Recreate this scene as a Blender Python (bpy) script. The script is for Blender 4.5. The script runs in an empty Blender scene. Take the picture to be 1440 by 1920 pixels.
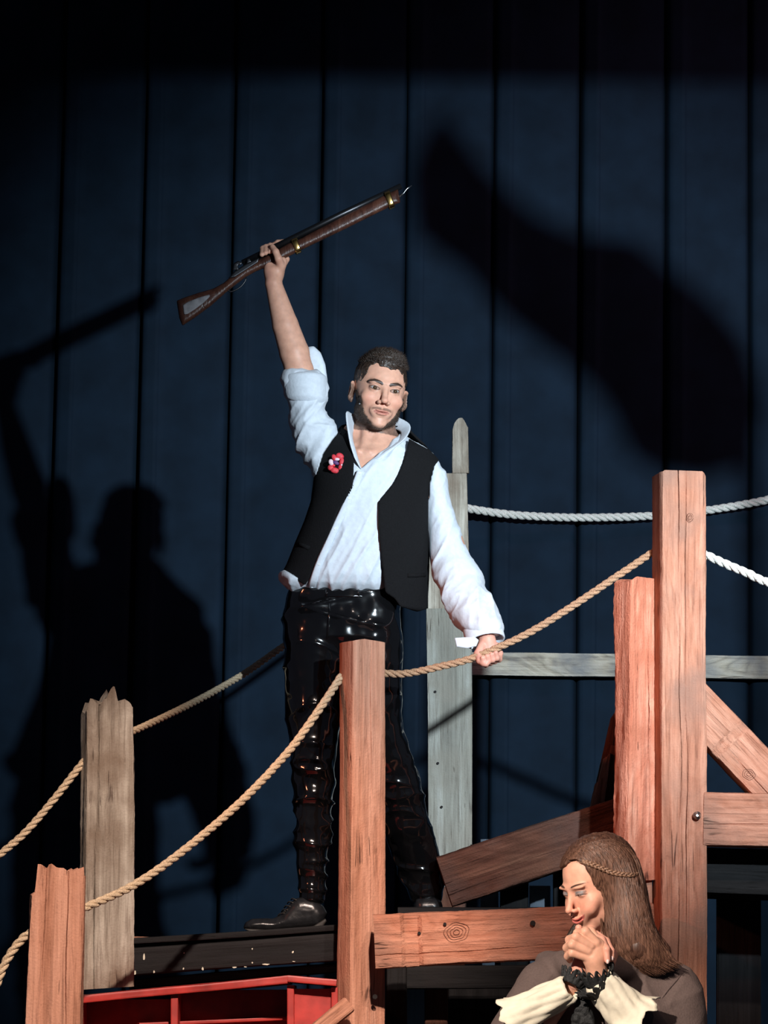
import bpy, bmesh, math, random
import numpy as np
from mathutils import Vector, Matrix

# ---------------------------------------------------------------- camera, world, lights
SC = bpy.context.scene
F_PX, DIST, ZC = 6400.0, 10.0, 1.3
PITCH = math.atan((1900 - 960) / F_PX); ROLL = math.radians(0.85)
cam_d = bpy.data.cameras.new('camera'); cam = bpy.data.objects.new('camera', cam_d)
SC.collection.objects.link(cam); SC.camera = cam
cam_d.sensor_fit = 'VERTICAL'; cam_d.sensor_height = 24.0
cam_d.lens = F_PX / 1920 * 24.0; cam_d.clip_end = 100
MW = Matrix.Translation((0, -DIST, ZC)) @ Matrix.Rotation(math.pi/2 + PITCH, 4, 'X') @ Matrix.Rotation(ROLL, 4, 'Z')
cam.matrix_world = MW
RM = np.array(MW.to_3x3()); CO = np.array([0, -DIST, ZC])

world = bpy.data.worlds.new('dark_hall'); SC.world = world; world.use_nodes = True
world.node_tree.nodes['Background'].inputs[0].default_value = (0.55, 0.62, 0.9, 1)
world.node_tree.nodes['Background'].inputs[1].default_value = 0.042
SC.view_settings.view_transform = 'Standard'; SC.view_settings.look = 'None'
SC.view_settings.exposure = 0.0; SC.view_settings.gamma = 1.0; SC.view_settings.use_curve_mapping = False

def spot(name, loc, target, energy, color, half_deg, blend, radius):
    d = bpy.data.lights.new(name, 'SPOT'); o = bpy.data.objects.new(name, d)
    SC.collection.objects.link(o); o.location = loc
    d.energy = energy; d.color = color; d.spot_size = math.radians(2*half_deg); d.spot_blend = blend
    d.shadow_soft_size = radius
    o.rotation_euler = (Vector(target) - Vector(loc)).to_track_quat('-Z', 'Y').to_euler()
    return o
spot('follow_spot', (1.82, -5.2, 3.28), (0.52, 2.6, 2.92), 2400, (0.76, 0.90, 1.0), 18.5, 0.85, 0.05)
spot('front_spot_right', (1.9, -8.6, 6.8), (0.90, -0.4, 1.6), 1150, (1.0, 0.80, 0.70), 8.0, 0.5, 0.10)
spot('front_spot_left', (0.6, -8.8, 6.4), (-0.60, -0.5, 1.25), 5000, (1.0, 0.78, 0.66), 6.6, 0.55, 0.10)
spot('warm_front_spot', (-2.6, -8.0, 4.5), (0.40, -1.8, 1.40), 3600, (1.0, 0.86, 0.74), 4.6, 0.5, 0.08)
spot('red_side_spot', (-4.6, -3.6, 4.2), (0.75, -0.3, 1.9), 420, (1.0, 0.25, 0.12), 9.0, 0.8, 0.15)
spot('shadow_fill_spot', (3.9, -1.1, 6.2), (1.0, 2.6, 3.9), 170, (1.0, 0.45, 0.55), 20, 0.9, 0.15)  # added lamp, lifts the dark slanting shadow on the upper-right curtain

# ---------------------------------------------------------------- pixel <-> space
def P(px, py, Y):
    d = RM @ np.array([(px - 720.0), -(py - 960.0), -F_PX])
    return CO + d * ((Y + DIST) / d[1])
def PROJ(p):
    q = (p - CO) @ RM
    return 720 + F_PX * q[:, 0] / (-q[:, 2]), 960 - F_PX * q[:, 1] / (-q[:, 2])
def MPP(Y): return (Y + DIST) / F_PX       # metres per pixel at depth Y

# ---------------------------------------------------------------- objects
def link(o): SC.collection.objects.link(o); return o
def tag(o, label=None, cat=None, group=None, kind=None):
    if label: o['label'] = label
    if cat: o['category'] = cat
    if group: o['group'] = group
    if kind: o['kind'] = kind
    return o
def empty(name, loc, label, cat, group=None):
    o = link(bpy.data.objects.new(name, None)); o.location = loc; o.empty_display_size = .1
    return tag(o, label, cat, group)
def mesh_obj(name, V, Fc, mat, parent=None, smooth=True, col=None):
    V = np.asarray(V, dtype=np.float64)
    org = np.zeros(3)
    if parent is not None: org = np.array(parent.location)
    me = bpy.data.meshes.new(name)
    if isinstance(Fc, np.ndarray):
        nf, k = Fc.shape
        me.vertices.add(len(V)); me.vertices.foreach_set('co', (V - org).astype(np.float32).ravel())
        me.loops.add(nf*k); me.loops.foreach_set('vertex_index', Fc.astype(np.int32).ravel())
        me.polygons.add(nf); me.polygons.foreach_set('loop_start', np.arange(0, nf*k, k, dtype=np.int32))
        me.update(calc_edges=True)
    else:
        me.from_pydata([tuple(v) for v in (V - org)], [], Fc)
    me.polygons.foreach_set('use_smooth', [smooth]*len(me.polygons))
    if col is not None:
        a = me.color_attributes.new('Col', 'FLOAT_COLOR', 'POINT')
        c = np.ones((len(V), 4), dtype=np.float32); c[:, :3] = col
        a.data.foreach_set('color', c.ravel())
    me.materials.append(mat)
    o = link(bpy.data.objects.new(name, me))
    if parent is not None: o.parent = parent
    return o

# ---------------------------------------------------------------- materials
def newmat(name):
    m = bpy.data.materials.new(name); m.use_nodes = True
    nt = m.node_tree; b = nt.nodes['Principled BSDF']
    return m, nt, b
def N(nt, t, **kw):
    n = nt.nodes.new(t)
    for k, v in kw.items():
        if k in n.inputs: n.inputs[k].default_value = v
        else: setattr(n, k, v)
    return n
def ramp(nt, fac, stops):
    r = nt.nodes.new('ShaderNodeValToRGB'); e = r.color_ramp.elements
    while len(e) < len(stops): e.new(.5)
    for i, (p, c) in enumerate(stops): e[i].position = p; e[i].color = (*c, 1)
    nt.links.new(fac, r.inputs[0]); return r
def plain(name, col, rough=.6, metal=0, noise=0.0, nscale=40, bump=0.0, spec=.5, coat=0, sheen=0):
    m, nt, b = newmat(name)
    b.inputs['Base Color'].default_value = (*col, 1); b.inputs['Roughness'].default_value = rough
    b.inputs['Metallic'].default_value = metal; b.inputs['Specular IOR Level'].default_value = spec
    if coat: b.inputs['Coat Weight'].default_value = coat; b.inputs['Coat Roughness'].default_value = .05
    if sheen: b.inputs['Sheen Weight'].default_value = sheen
    tc = N(nt, 'ShaderNodeTexCoord'); ns = N(nt, 'ShaderNodeTexNoise', Scale=nscale, Detail=4.0)
    nt.links.new(tc.outputs['Object'], ns.inputs['Vector'])
    if noise:
        lo = tuple(c*(1-noise) for c in col); hi = tuple(min(1, c*(1+noise)) for c in col)
        r = ramp(nt, ns.outputs['Fac'], [(.3, lo), (.7, hi)]); nt.links.new(r.outputs[0], b.inputs['Base Color'])
    if bump:
        bp = N(nt, 'ShaderNodeBump', Strength=bump, Distance=.004)
        nt.links.new(ns.outputs['Fac'], bp.inputs['Height']); nt.links.new(bp.outputs[0], b.inputs['Normal'])
    return m
def wood(name, c_dark, c_mid, c_lite, crack=(.05, .02, .015), gscale=1.0, bump=.5, stain=None, seed=0., ring=.45):
    m, nt, b = newmat(name); L = nt.links.new
    tc = N(nt, 'ShaderNodeTexCoord')
    mp = N(nt, 'ShaderNodeMapping'); mp.inputs['Scale'].default_value = (26*gscale, 26*gscale, 1.3*gscale)
    mp.inputs['Location'].default_value = (seed, seed*.7, seed*.3)
    L(tc.outputs['Object'], mp.inputs['Vector'])
    n1 = N(nt, 'ShaderNodeTexNoise', Scale=1.0, Detail=6.0, Distortion=.6); L(mp.outputs[0], n1.inputs['Vector'])
    mp2 = N(nt, 'ShaderNodeMapping'); mp2.inputs['Scale'].default_value = (7, 7, 2.2); mp2.inputs['Location'].default_value = (seed*2, 3, seed)
    L(tc.outputs['Object'], mp2.inputs['Vector'])
    n2 = N(nt, 'ShaderNodeTexNoise', Scale=1.0, Detail=5.0, Distortion=.9); L(mp2.outputs[0], n2.inputs['Vector'])
    # growth rings bent around knots
    rg = N(nt, 'ShaderNodeMath', operation='MULTIPLY'); L(n2.outputs['Fac'], rg.inputs[0]); rg.inputs[1].default_value = 16.0
    fr = N(nt, 'ShaderNodeMath', operation='PINGPONG'); L(rg.outputs[0], fr.inputs[0]); fr.inputs[1].default_value = 1.0
    mx = N(nt, 'ShaderNodeMath', operation='MULTIPLY_ADD'); L(fr.outputs[0], mx.inputs[0]); mx.inputs[1].default_value = ring*.35
    L(n1.outputs['Fac'], mx.inputs[2])
    rp = ramp(nt, mx.outputs[0], [(.30, c_dark), (.52, c_mid), (.78, c_lite)])
    mpf = N(nt, 'ShaderNodeMapping'); mpf.inputs['Scale'].default_value = (110, 110, 5.0); mpf.inputs['Location'].default_value = (seed, 1, 2)
    L(tc.outputs['Object'], mpf.inputs['Vector'])
    ng = N(nt, 'ShaderNodeTexNoise', Scale=1.0, Detail=5.0, Roughness=.65, Distortion=.8); L(mpf.outputs[0], ng.inputs['Vector'])
    rg_ = ramp(nt, ng.outputs['Fac'], [(.30, (.50, .46, .44)), (.47, (.92, .90, .89)), (.70, (1.12, 1.12, 1.12))])
    mg = N(nt, 'ShaderNodeMix', data_type='RGBA', blend_type='MULTIPLY'); mg.inputs[0].default_value = 1.0
    L(rp.outputs[0], mg.inputs[6]); L(rg_.outputs[0], mg.inputs[7])
    cur = mg.outputs[2]
    if stain:
        n3 = N(nt, 'ShaderNodeTexNoise', Scale=5.5, Detail=5.0); L(tc.outputs['Object'], n3.inputs['Vector'])
        rs = ramp(nt, n3.outputs['Fac'], [(.45, (0, 0, 0)), (.66, (1, 1, 1))])
        mm = N(nt, 'ShaderNodeMix', data_type='RGBA'); L(rs.outputs[0], mm.inputs[0]); L(cur, mm.inputs[6]); mm.inputs[7].default_value = (*stain, 1)
        cur = mm.outputs[2]
    # hairline splits
    mp4 = N(nt, 'ShaderNodeMapping'); mp4.inputs['Scale'].default_value = (34, 34, 2.0); mp4.inputs['Location'].default_value = (seed, seed, 9)
    L(tc.outputs['Object'], mp4.inputs['Vector'])
    v = N(nt, 'ShaderNodeTexVoronoi', feature='DISTANCE_TO_EDGE', Scale=1.0); L(mp4.outputs[0], v.inputs['Vector'])
    rc = ramp(nt, v.outputs['Distance'], [(.0, (1, 1, 1)), (.035, (0, 0, 0))])
    n5 = N(nt, 'ShaderNodeTexNoise', Scale=9.0, Detail=2.0); L(tc.outputs['Object'], n5.inputs['Vector'])
    r5 = ramp(nt, n5.outputs['Fac'], [(.60, (0, 0, 0)), (.68, (.85, .85, .85))])
    mu = N(nt, 'ShaderNodeMath', operation='MULTIPLY'); L(rc.outputs[0], mu.inputs[0]); L(r5.outputs[0], mu.inputs[1])
    m2 = N(nt, 'ShaderNodeMix', data_type='RGBA'); L(mu.outputs[0], m2.inputs[0]); L(cur, m2.inputs[6]); m2.inputs[7].default_value = (*crack, 1)
    L(m2.outputs[2], b.inputs['Base Color']); b.inputs['Roughness'].default_value = .82; b.inputs['Specular IOR Level'].default_value = .25
    nf = N(nt, 'ShaderNodeTexNoise', Scale=170.0, Detail=3.0); L(tc.outputs['Object'], nf.inputs['Vector'])
    h = N(nt, 'ShaderNodeMath', operation='MULTIPLY_ADD'); L(nf.outputs['Fac'], h.inputs[0]); h.inputs[1].default_value = .35; L(mx.outputs[0], h.inputs[2])
    hg = N(nt, 'ShaderNodeMath', operation='MULTIPLY_ADD'); L(ng.outputs['Fac'], hg.inputs[0]); hg.inputs[1].default_value = .8; L(h.outputs[0], hg.inputs[2])
    h2 = N(nt, 'ShaderNodeMath', operation='SUBTRACT'); L(hg.outputs[0], h2.inputs[0]); L(mu.outputs[0], h2.inputs[1])
    bp = N(nt, 'ShaderNodeBump', Strength=min(1, bump*1.5), Distance=.007); L(h2.outputs[0], bp.inputs['Height']); L(bp.outputs[0], b.inputs['Normal'])
    return m
SALM = wood('salmon_cedar', (.34, .135, .080), (.49, .215, .135), (.62, .31, .21), stain=(.33, .175, .125), seed=1.3)
SALM2 = wood('cut_cedar', (.37, .165, .10), (.53, .26, .17), (.62, .33, .23), seed=5.1, ring=.3)
RED = wood('rough_red_cedar', (.46, .13, .07), (.70, .26, .16), (.86, .42, .29), gscale=.8, bump=1.0, seed=8.7, stain=(.5, .16, .09))
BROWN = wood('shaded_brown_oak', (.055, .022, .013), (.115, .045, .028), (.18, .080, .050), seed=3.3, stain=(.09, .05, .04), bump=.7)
GREY = wood('weathered_grey_barn_wood', (.20, .165, .13), (.38, .335, .275), (.60, .56, .48), seed=2.2, stain=(.20, .15, .11), ring=.3)
GREYB = wood('cool_grey_barn_wood', (.20, .195, .17), (.31, .31, .27), (.42, .43, .40), seed=7.2, stain=(.26, .24, .20), ring=.15, gscale=.8)
PALE = wood('pale_knotty_rail_wood', (.22, .20, .17), (.46, .42, .33), (.60, .56, .46), seed=9.9, stain=(.24, .26, .28), ring=.9, gscale=.6)
CAP = plain('end_grain_bolt_steel', (.62, .66, .68), .25, 1.0)
HOLE = plain('drilled_hole_dark', (.012, .010, .010), .9)
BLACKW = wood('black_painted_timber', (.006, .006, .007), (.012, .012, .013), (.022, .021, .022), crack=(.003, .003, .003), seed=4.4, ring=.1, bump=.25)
REDP = plain('red_painted_board', (.42, .035, .028), .45, 0, .35, 14, .25)
ROPEM = plain('natural_hemp', (.62, .48, .32), .9, 0, .35, 300, .9)
ROPEW = plain('bleached_cotton_cord', (.74, .74, .68), .9, 0, .3, 300, .9)
ROPEB = plain('brown_manila', (.46, .27, .16), .9, 0, .35, 300, .9)
CURT = plain('navy_drape_cloth', (.0050, .0138, .0270), .85, 0, .22, 7, .15, spec=.15)

# ---------------------------------------------------------------- noise helpers (numpy)
def _h(i, j, k, s):
    n = (i*374761393 + j*668265263 + k*2147483647 + s*974634777) & 0xffffffff
    n = ((n ^ (n >> 13)) * 1274126177) & 0xffffffff
    return ((n ^ (n >> 16)) & 0xffff) / 32767.5 - 1.0
def vnoise(p, s=0):
    f = np.floor(p); i = f.astype(np.int64); t = p - f; t = t*t*(3-2*t)
    r = 0
    for a in (0, 1):
        wx = t[:, 0] if a else 1-t[:, 0]
        for b in (0, 1):
            wy = t[:, 1] if b else 1-t[:, 1]
            for c in (0, 1):
                wz = t[:, 2] if c else 1-t[:, 2]
                r = r + _h(i[:, 0]+a, i[:, 1]+b, i[:, 2]+c, s)*wx*wy*wz
    return r
def fbm(p, s=0, o=3):
    r = 0; a = 1.
    for k in range(o): r = r + a*vnoise(p*(2.03**k), s+k*7); a *= .5
    return r

# ---------------------------------------------------------------- timber: a sawn beam with worn arrises, splits, broken ends
def timber(name, a, b, w, d, mat, label=None, cat=None, rot=0., parent=None, seed=0, rough=.0016, cracks=(), top=None, bot=None,
           w2=None, kind=None, rnd=.010, bow=0., notches=(), group=None, seg=.012):
    """a, b = axis ends in space; w = width, d = depth; rot turns the section about the axis (degrees)."""
    a = np.array(a, float); b = np.array(b, float); ax = b-a; Ln = np.linalg.norm(ax); ax /= Ln
    ref = np.array([0, 1., 0])
    yv = ref - ax*ref.dot(ax); yv /= np.linalg.norm(yv); xv = np.cross(yv, ax)
    c, s = math.cos(math.radians(rot)), math.sin(math.radians(rot))
    xv, yv = c*xv + s*yv, -s*xv + c*yv
    w2 = w2 or w
    # unit section, front face first (y=-1)
    us = list(np.linspace(-1, 1, max(9, int(w/.006))))
    for (u, dep, amp) in cracks: us += [u-.0022/(w/2), u, u+.0022/(w/2)]
    us = sorted(us)
    sec = [(u, -1, 0) for u in us]
    m = max(5, int(d/.012))
    sec += [(1, y, 1) for y in np.linspace(-1, 1, m)[1:-1]] + [(u, 1, 2) for u in np.linspace(1, -1, max(5, int(w/.012)))] + [(-1, y, 3) for y in np.linspace(1, -1, m)[1:-1]]
    S = np.array(sec, float); n = len(S)
    nz = max(3, int(Ln/seg)); zs = np.linspace(0, 1, nz+1)
    rng = random.Random(seed*17+3)
    ph = [rng.uniform(0, 6.28) for _ in range(8)]
    V = []
    for zi, z in enumerate(zs):
        ww = w + (w2-w)*z; hx, hy = ww/2, d/2*(ww/w)**.5
        x = S[:, 0]*hx; y = S[:, 1]*hy
        # round the arrises
        dx = hx-np.abs(x); dy = hy-np.abs(y); e = dx+dy
        pull = np.where(e < rnd, (rnd-e)*.30, 0)
        x = x-np.sign(S[:, 0])*pull; y = y-np.sign(S[:, 1])*pull
        for (u, dep, amp) in cracks:
            hit = (S[:, 2] == 0) & (np.abs(S[:, 0]-u) < .0006/hx)
            y = np.where(hit, y+dep*(.55+.45*math.sin(z*Ln*9+u*9+ph[0])), y)
            near = (S[:, 2] == 0) & (np.abs(S[:, 0]-u) < .004/hx)
            x = x+np.where(near, amp*math.sin(z*Ln*5+ph[1]+u*3)+amp*.4*math.sin(z*Ln*17+ph[2]), 0)
        zz = np.full(n, z*Ln)
        for (z0, z1, dep, side) in notches:            # shallow sawn-out notches on a face (0 front, 1 right, 3 left)
            if z0 <= z*Ln <= z1:
                if side == 0: y = np.where(S[:, 1] < -.98, y+dep, y)
                if side == 1: x = np.where(S[:, 0] > .98, x-dep, x)
                if side == 3: x = np.where(S[:, 0] < -.98, x+dep, x)
        if top is not None:
            f = max(0, (z*Ln-(Ln-.12))/.12)
            if f > 0: zz = zz+f*(np.interp(S[:, 0], [t[0] for t in top], [t[1] for t in top])+(.004*np.sin(S[:, 1]*7+S[:, 0]*13) if len(top) > 5 else 0))
        if bot is not None:
            f = max(0, (.12-z*Ln)/.12)
            if f > 0: zz = zz+f*np.interp(S[:, 0], [t[0] for t in bot], [t[1] for t in bot])
        x = x+bow*math.sin(math.pi*z)
        V.append(np.stack([x, y, zz], 1))
    V = np.concatenate(V)
    off = np.array([seed*3.1, seed*1.7, 0])
    q = V*np.array([38, 38, 4.])+off
    V[:, 0] += rough*fbm(q, seed, 3)*1.3+.0011*vnoise(V*np.array([9, 9, 3.])+off, 5)*2
    V[:, 1] += rough*fbm(q+50, seed+1, 3)*1.3
    V[:, 0] += rough*.9*vnoise(V*150, 3)*.5
    F_ = []
    for i in range(nz):
        for j in range(n):
            j2 = (j+1) % n
            F_.append((i*n+j, i*n+j2, (i+1)*n+j2, (i+1)*n+j))
    # end caps: strips front to back so jagged tops keep their profile
    c0 = len(V); V = np.vstack([V, V[:n].mean(0), V[nz*n:nz*n+n].mean(0)])
    for j in range(n):
        j2 = (j+1) % n
        F_.append((c0, j2, j)); F_.append((c0+1, nz*n+j, nz*n+j2))
    M = Matrix(((xv[0], yv[0], ax[0], a[0]), (xv[1], yv[1], ax[1], a[1]), (xv[2], yv[2], ax[2], a[2]), (0, 0, 0, 1)))
    me = bpy.data.meshes.new(name); me.from_pydata([tuple(v) for v in V], [], F_)
    me.polygons.foreach_set('use_smooth', [True]*len(me.polygons))
    me.materials.append(mat)
    try: me.set_sharp_from_angle(angle=math.radians(38))
    except Exception: pass
    o = link(bpy.data.objects.new(name, me))
    if parent is not None:
        o.parent = parent; o.matrix_world = M
        o.matrix_local = parent.matrix_basis.inverted() @ M
    else: o.matrix_world = M
    return tag(o, label, cat, group, kind)
def disc(name, c, r, h, mat, parent, axis=(0, -1, 0), dome=.0, segs=24, label=None):
    """small turned piece whose axis points at 'axis'; c in space"""
    ax = Vector(axis).normalized(); q = ax.to_track_quat('Z', 'Y').to_matrix()
    prof = [(r, 0), (r, h*.7), (r*.85, h), (r*.35, h+dome), (r*.32, h+dome*.4), (0.0001, h+dome*.4)]
    V = []; F_ = []
    for (rr, z) in prof:
        for k in range(segs):
            t = 2*math.pi*k/segs; v = q @ Vector((rr*math.cos(t), rr*math.sin(t), z)); V.append(np.array(c)+np.array(v))
    for i in range(len(prof)-1):
        for k in range(segs): F_.append((i*segs+k, i*segs+(k+1) % segs, (i+1)*segs+(k+1) % segs, (i+1)*segs+k))
    inv = np.array(parent.matrix_world.inverted()) if parent.type != 'EMPTY' else None
    if inv is not None:
        V = [(inv @ np.append(v, 1))[:3] for v in V]
        me = bpy.data.meshes.new(name); me.from_pydata([tuple(v) for v in V], [], F_); me.materials.append(mat)
        o = link(bpy.data.objects.new(name, me)); o.parent = parent
    else: o = mesh_obj(name, np.array(V), F_, mat, parent, smooth=False)
    if label: o['label'] = label
    return o

# ---------------------------------------------------------------- rope: three laid strands
def spline(pts, n):
    P_ = np.array([pts[0]*2-pts[1]]+list(pts)+[pts[-1]*2-pts[-2]]); out = []
    m = len(pts)-1
    for t in np.linspace(0, m, n):
        i = min(int(t), m-1); u = t-i; p0, p1, p2, p3 = P_[i:i+4]
        out.append(.5*((2*p1)+(-p0+p2)*u+(2*p0-5*p1+4*p2-p3)*u*u+(-p0+3*p1-3*p2+p3)*u**3))
    return np.array(out)
def tube(path, rad, k=8, closed_ends=True, flat=None):
    path = np.asarray(path, float); n = len(path); T = np.gradient(path, axis=0); T /= np.linalg.norm(T, axis=1)[:, None]+1e-12
    u = np.cross(T[0], [0, 0, 1.]);
    if np.linalg.norm(u) < .1: u = np.cross(T[0], [0, 1., 0])
    u /= np.linalg.norm(u); V = []; F_ = []
    rad = np.broadcast_to(rad, (n,))
    for i in range(n):
        u = u-T[i]*u.dot(T[i]); u /= np.linalg.norm(u); v = np.cross(T[i], u)
        for j in range(k):
            a = 2*math.pi*j/k; V.append(path[i]+rad[i]*(math.cos(a)*u+math.sin(a)*v))
    for i in range(n-1):
        for j in range(k): F_.append((i*k+j, i*k+(j+1) % k, (i+1)*k+(j+1) % k, (i+1)*k+j))
    if closed_ends: F_.append(tuple(range(k))[::-1]); F_.append(tuple(range((n-1)*k, n*k)))
    return V, F_
def rope(pts, r, mat, label, pitch=.085, group=None):
    pts = [np.array(p, float) for p in pts]
    Lr = sum(np.linalg.norm(pts[i+1]-pts[i]) for i in range(len(pts)-1)); n = max(20, int(Lr/.0055))
    path = spline(pts, n); sl = np.concatenate([[0], np.cumsum(np.linalg.norm(np.diff(path, axis=0), axis=1))])
    root = empty('rope', tuple(path[0]), label, 'rope', group)
    T = np.gradient(path, axis=0); T /= np.linalg.norm(T, axis=1)[:, None]
    up = np.array([0, 1., 0]); A = np.cross(T, up); A /= np.linalg.norm(A, axis=1)[:, None]; B = np.cross(T, A)
    for s in range(3):
        th = sl/pitch*2*math.pi+s*2*math.pi/3
        c = path+(r*.53)*(np.cos(th)[:, None]*A+np.sin(th)[:, None]*B)
        c += .0006*np.stack([vnoise(c*90, 1+k) for k in range(3)], 1)
        V, F_ = tube(c, r*.50, 9)
        mesh_obj('strand', np.array(V), F_, mat, root)
    return root
# ================================================================ SETTING
def box(name, lo, hi, mat, kind=None, parent=None, label=None, cat=None, bev=.004):
    bm = bmesh.new(); bmesh.ops.create_cube(bm, size=1)
    for v in bm.verts: v.co = Vector([lo[i]+(v.co[i]+.5)*(hi[i]-lo[i]) for i in range(3)])
    if bev: bmesh.ops.bevel(bm, geom=bm.edges[:], offset=bev, segments=2, affect='EDGES')
    me = bpy.data.meshes.new(name); bm.to_mesh(me); bm.free(); me.materials.append(mat)
    o = link(bpy.data.objects.new(name, me))
    if parent is not None: o.parent = parent; o.location = -Vector(parent.location)
    return tag(o, label, cat, None, kind)
FLOORM = plain('black_stage_floor', (.012, .012, .014), .5, 0, .4, 5)
box('floor', (-6, -4.2, -.12), (6, 3.4, 0), FLOORM, 'structure')
box('wall_back', (-6, 3.25, 0), (6, 3.4, 7), plain('dark_back_wall', (.01, .012, .016), .9), 'structure')

YW = 2.6
box('cutoff_border', (-5, -1.58, 4.008), (5, -1.50, 6.5), plain('black_cutoff_cloth', (.006, .006, .006), .95), 'structure')  # added out of view to cut the follow spot off the curtain top
curt = empty('stage_curtain', (0, YW, 0), 'tall navy blue stage curtain hanging in wide pleats behind the man', 'curtain')
x_seams = [P(px, 100, YW)[0] for px in (120, 275, 440, 605, 765, 930, 1090, 1250, 1405)]
step = (x_seams[-1]-x_seams[0])/8
xs_all = [x_seams[0]-step*k for k in (4, 3, 2, 1)]+x_seams+[x_seams[-1]+step*k for k in (1, 2, 3, 4)]
for i in range(len(xs_all)-1):
    x0, x1 = xs_all[i], xs_all[i+1]; W = x1-x0
    g = .012
    us = [g*.0, g*.35, g*.8, g*1.4, .030, .055, .068, .072, .078, .10, .16, .22, .26, W-.035, W-g*1.6, W-g*.9, W-g*.3, W]
    ds = [.055, .04, .010, .002, -.002, -.006, -.009, -.002, .001, .002, -.002, -.003, .002, .003, .006, .015, .04, .055]
    zs = np.linspace(0, 6.6, 80); V = []; F_ = []
    for z in zs:
        for u, d in zip(us, ds):
            lean = -.012*(z-3)*0
            wv = .004*math.sin(z*1.3+i*2.1)+.006*math.sin(z*.5+i)
            wv2 = .0035*math.sin(u*19+z*.8+i*1.7)
            V.append((x0+u+wv*.5+lean, YW+d+wv2+.004*math.sin(i*3.3), z))
    n = len(us)
    for a in range(len(zs)-1):
        for b in range(n-1): F_.append((a*n+b, a*n+b+1, (a+1)*n+b+1, (a+1)*n+b))
    mesh_obj('curtain_panel', np.array(V), F_, CURT, curt)

# ================================================================ TIMBERS
def down(a, b, z=0.):
    """extend the line b->a down to height z"""
    a = np.array(a); b = np.array(b); t = (a[2]-z)/(b[2]-a[2]); return a-(b-a)*t
def post(name, top, bottom, Y, wpx, dep, mat, **kw):
    b = P(*top, Y); a = P(*bottom, Y); z = kw.pop('to', 0.0)
    a2 = down(a, b, z)
    return timber(name, a2, b, wpx*MPP(Y), dep, mat, **kw)

YF = -.30
# middle post, turned so an arris faces the camera
postC = timber('wooden_post', down(P(677, 1900, YF), P(680, 1203, YF)), P(680, 1203, YF), .128, .092, SALM2,
               'square salmon cedar post with clean top in front of the man\'s legs', 'post', rot=27, seed=11, rough=.0012,
               cracks=((.1, .004, .002),), w2=.110, top=((-1, -.004), (-.3, .003), (1, -.004)))
disc('bolt_hole', P(703, 1869, YF-.083), .007, .003, HOLE, postC)
postD = timber('wooden_post', down(P(1275, 1900, YF), P(1273, 889, YF)), P(1273, 889, YF), .134, .12, SALM,
               'tallest square salmon post, long vertical cracks and a steel bolt, right of the man', 'post', rot=9, seed=12,
               cracks=((-.22, .010, .0035), (.06, .012, .002)), top=((-1, -.003), (-.9, .001), (.85, .001), (1, -.012)))
disc('bolt', P(1307, 1529, YF-.068), .0115, .006, CAP, postD, dome=.006, label='round shiny steel bolt head')
postE = timber('wooden_post', P(1189, 1655, YF+.02), P(1194, 1086, YF+.02), .108, .085, RED,
               'rough splintered orange-red post fixed against the left side of the tallest post', 'post', rot=30, seed=13, rough=.0042,
               cracks=((.35, .006, .004),), top=((-1, -.012), (-.6, .002), (1, .0)), bot=((-1, .0), (1, .01)), w2=.104)
postE0 = timber('wooden_stub', down(P(1206, 1900, YF+.06), P(1206, 1640, YF+.06)), P(1206, 1650, YF+.06), .05, .08, SALM,
               'narrow brown stub standing under the rough red post beside the tallest post', 'post', seed=14)
YA = -.9
postA = timber('wooden_post', down(P(101, 1915, YA), P(109, 1645, YA)), P(109, 1645, YA), .160, .13, SALM2,
               'short salmon post with jagged orange broken top at lower left corner', 'post', rot=6, seed=15, rough=.0022,
               cracks=((.38, .009, .003), (-.45, .003, .002)), w2=.142,
               top=((-1, -.050), (-.82, -.045), (-.80, .026), (-.6, .034), (-.5, .022), (-.3, .030), (.0, .026), (.1, .020), (.35, .016), (.5, .024), (.55, .008), (.7, .022), (.82, .012), (.9, .038), (1, .0)))
YB = -.27
postB = timber('wooden_post', P(198, 1853, YB), P(200, 1330, YB), .150, .12, GREY,
               'weathered grey post with a jagged pointed top at left, its foot behind the red box', 'post', rot=12, seed=16, rough=.0028,
               cracks=((-.5, .006, .005),), w2=.134, bot=((-1, -.004), (1, .004)),
               top=((-1, -.01), (-.85, .022), (-.6, .020), (-.45, .004), (-.3, .018), (-.15, .028), (-.05, .052), (.05, .060), (.15, .058), (.28, .040), (.38, .018), (.45, .008), (.6, .022), (.9, .018), (1, .0)))
YFd = 1.20
# back right grey boards make one stepped post
boardF = empty('plank_post', tuple(P(845, 1665, YFd)), 'tall stepped grey barn board post behind the man\'s outstretched arm', 'post')
m = MPP(YFd)
timber('board', P(845, 1668, YFd), P(842, 1142, YFd), 40*m*2+.0, .035, GREYB, parent=boardF, seed=21, w2=86*m, rough=.0010, rnd=.004,
       notches=((0, .14, .016, 1),))
timber('board', P(841, 1144, YFd), P(838.5, 889, YFd), 80*m, .035, GREY, parent=boardF, seed=22, w2=74*m, rough=.0012, rnd=.004)
timber('board', P(863.5, 888, YFd+.003), P(862.5, 796, YFd), 31*m, .033, GREY, parent=boardF, seed=23, w2=29*m, rough=.0014, rnd=.004,
       top=((-1, -.018), (-.7, .006), (-.2, .020), (.3, .020), (1, -.010)))
disc('bolt_hole', P(845, 1621, YFd-.022), .010, .003, HOLE, boardF)
for (hx, hy) in ((816, 1297), (821, 1431), (828, 1513)): disc('nail_hole', P(hx, hy, YFd-.022), .0042, .002, HOLE, boardF)
YG = 2.545
railG = timber('rail', P(878, 1245, YG), P(1640, 1254, YG), 44*MPP(YG), .035, PALE, 'pale knotty horizontal rail joining the grey board post, running behind the red posts', 'rail',
               seed=24, rough=.001, rnd=.003)
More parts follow.
